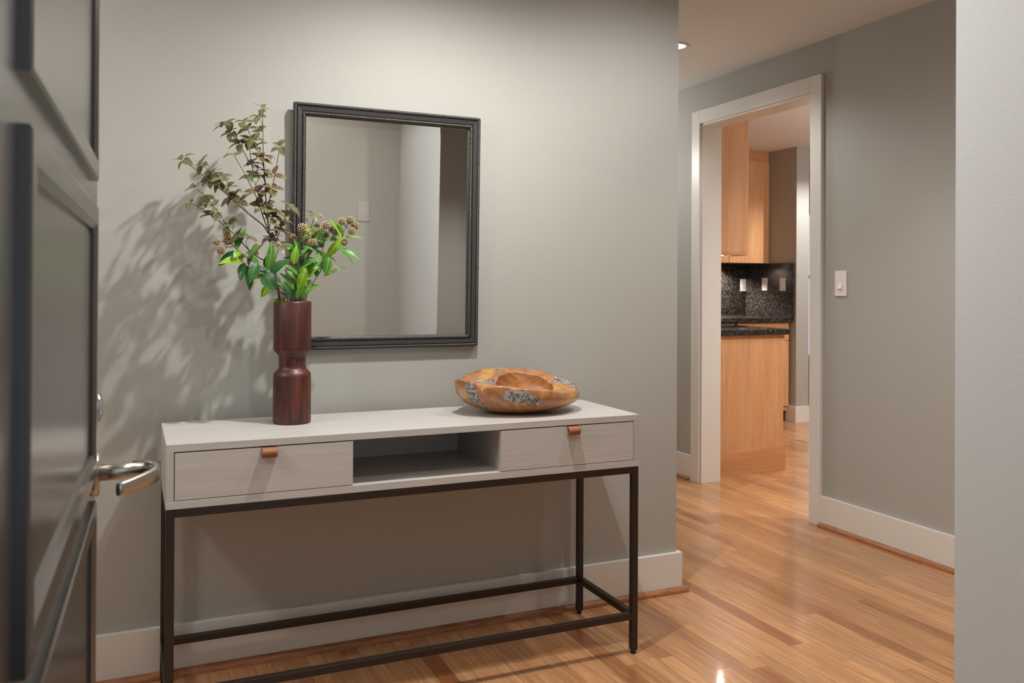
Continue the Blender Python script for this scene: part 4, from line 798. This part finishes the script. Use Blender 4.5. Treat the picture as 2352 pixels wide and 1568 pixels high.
# ------------------------------------------------------------------ kitchen
KX = XF + 0.134
# peninsula run along the back of the hallway wall
bc = empty('base_cabinet', (0, 0, 0)); tag(bc, 'maple base cabinet with a plain end panel seen through the doorway', 'cabinet')
obj('end_panel', B(KX, 3.885, 1.578, 1.597, 0.0, 0.886), M_MAPLE, bc, 0.001)
obj('cabinet_body', B(KX, 3.872, 1.597, 3.12, 0.10, 0.886), M_MAPLE, bc)
k_ = obj('end_kick', B(KX, 3.905, 1.568, 1.578, 0.0, 0.157), M_MAPLEH, bc, 0.0008)
y = 1.584
for i in range(3):
    obj('drawer_front', B(3.886, 3.907, y, y + 0.505, 0.728, 0.882), M_MAPLE, bc, 0.0012)
    obj('cabinet_door', B(3.881, 3.899, y, y + 0.505, 0.10, 0.724), M_MAPLE, bc, 0.0012); y += 0.509
gc = obj('granite_countertop', boxes((KX, 3.931, 1.55, 3.119, 0.8865, 0.9235)), M_GRAN, None, 0.003); tag(gc, 'dark speckled granite countertop on the maple end cabinet, nearest the doorway', 'countertop')
ck = empty('cooktop', (3.58, 2.25, 0.9240)); tag(ck, 'black cooktop with a cast-iron grate set on the near granite counter', 'cooktop')
obj('cooktop_glass', B(-0.20, 0.255, -0.395, 0.40, 0.0, 0.007), M_BLACKG, ck, 0.002)
for i in range(2):
    y0 = -0.30 + i * 0.36
    bm = BM()
    for xx in (-0.15, -0.02, 0.11, 0.225): box(bm, xx, xx + 0.014, y0, y0 + 0.28, 0.022, 0.038)
    for yy in (y0, y0 + 0.133, y0 + 0.266): box(bm, -0.15, 0.239, yy, yy + 0.014, 0.022, 0.038)
    for xx in (-0.15, 0.225):
        for yy in (y0, y0 + 0.266): box(bm, xx, xx + 0.014, yy, yy + 0.014, 0.007, 0.022)
    obj('grate', bm, M_IRON, ck, 0.002)
    for xx in (-0.08, 0.12): obj('burner', lathe(BM(), [(0, 0.007), (0.045, 0.007), (0.045, 0.014), (0.03, 0.020), (0, 0.020)], c=(xx, y0 + 0.14, 0), n=24), M_IRON, ck)
uc = empty('wall_cabinet', (0, 0, 0)); tag(uc, 'maple wall cabinet hanging above the near granite counter', 'cabinet')
obj('cabinet_body', B(KX, 3.583, 1.578, 3.10, 1.415, 2.385), M_MAPLE, uc, 0.001)
obj('light_rail', B(KX, 3.583, 1.578, 1.596, 1.398, 1.415), M_MAPLEH, uc)
y = 1.580
for i in range(3):
    obj('cabinet_door', B(3.5845, 3.606, y, y + 0.503, 1.396, 2.383), M_MAPLE, uc, 0.0012); y += 0.507
def puck(loc, label, p, tilt=0.0, sz=165):
    e = empty('under_cabinet_light', loc); tag(e, label, 'light')
    obj('housing', lathe(BM(), [(0.0, 0.0), (0.036, 0.0), (0.036, -0.010), (0.030, -0.012), (0.028, -0.010), (0.0, -0.010)], n=28), M_CHROME, e)
    obj('lens', lathe(BM(), [(0.0, -0.0105), (0.027, -0.0105), (0.02, -0.013), (0.0, -0.0135)], n=24), M_PUCK, e)
    d = bpy.data.lights.new('puck_lamp', 'SPOT'); d.energy = p; d.color = (1.0, 0.93, 0.82); d.spot_size = R(sz); d.spot_blend = 0.5; d.shadow_soft_size = 0.02
    o = bpy.data.objects.new('lamp', d); COL.objects.link(o); o.parent = e; o.location = (0, 0, -0.018); o.rotation_euler = (R(tilt), 0, 0)
puck((3.545, 1.79, 1.4145), 'small puck light glowing under the near maple wall cabinet', P_UNDER)
puck((4.92, 3.675, 1.4135), 'small puck light under the far maple wall cabinet, washing the granite', P_UNDER * 4.5, 6, 150)
# back run
b2 = empty('base_cabinet', (0, 0, 0)); tag(b2, 'maple base cabinet with drawers below the far granite counter', 'cabinet')
obj('cabinet_body', B(3.90, 5.342, 3.168, 3.765, 0.10, 0.884), M_MAPLE, b2)
for x0, x1 in ((4.10, 4.488), (4.492, 4.933), (4.938, 5.340)):
    obj('drawer_front', B(x0, x1, 3.148, 3.167, 0.726, 0.880), M_MAPLE, b2, 0.0012)
    obj('cabinet_door', B(x0, x1, 3.148, 3.167, 0.142, 0.721), M_MAPLE, b2, 0.0012)
obj('toe_kick', B(3.90, 5.342, 3.22, 3.25, 0.0, 0.10), M_KEY, b2)
g2 = obj('granite_countertop', boxes((KX, 3.93, 3.1205, 3.768, 0.8865, 0.9235), (3.93, 5.368, 3.12, 3.768, 0.8855, 0.9255)), M_GRAN, None, 0.003); tag(g2, 'dark granite countertop along the far kitchen wall below the backsplash', 'countertop')
bs = empty('backsplash', (0, 0, 0)); tag(bs, 'dark polished granite backsplash with outlets in the kitchen corner', 'backsplash')
obj('splash_slab', B(KX, 5.370, 3.750, 3.769, 0.926, 1.413), M_GRAN, bs)
obj('splash_slab', B(5.350, 5.369, 3.112, 3.7495, 0.926, 1.413), M_GRAN, bs, 0.001)
u2 = empty('wall_cabinet', (0, 0, 0)); tag(u2, 'maple wall cabinet with plain doors above the granite backsplash in the corner', 'cabinet')
obj('cabinet_body', B(4.0, 5.345, 3.456, 3.765, 1.416, 2.345), M_MAPLE, u2)
for x0, x1 in ((4.03, 4.466), (4.47, 4.906), (4.912, 5.298)): obj('cabinet_door', B(x0, x1, 3.436, 3.455, 1.414, 2.346), M_MAPLE, u2, 0.0012)
obj('filler', B(5.300, 5.368, 3.447, 3.465, 1.414, 2.346), M_MAPLE, u2)
obj('crown', B(4.0, 5.368, 3.452, 3.765, 2.348, 2.438), M_MAPLEH, u2)
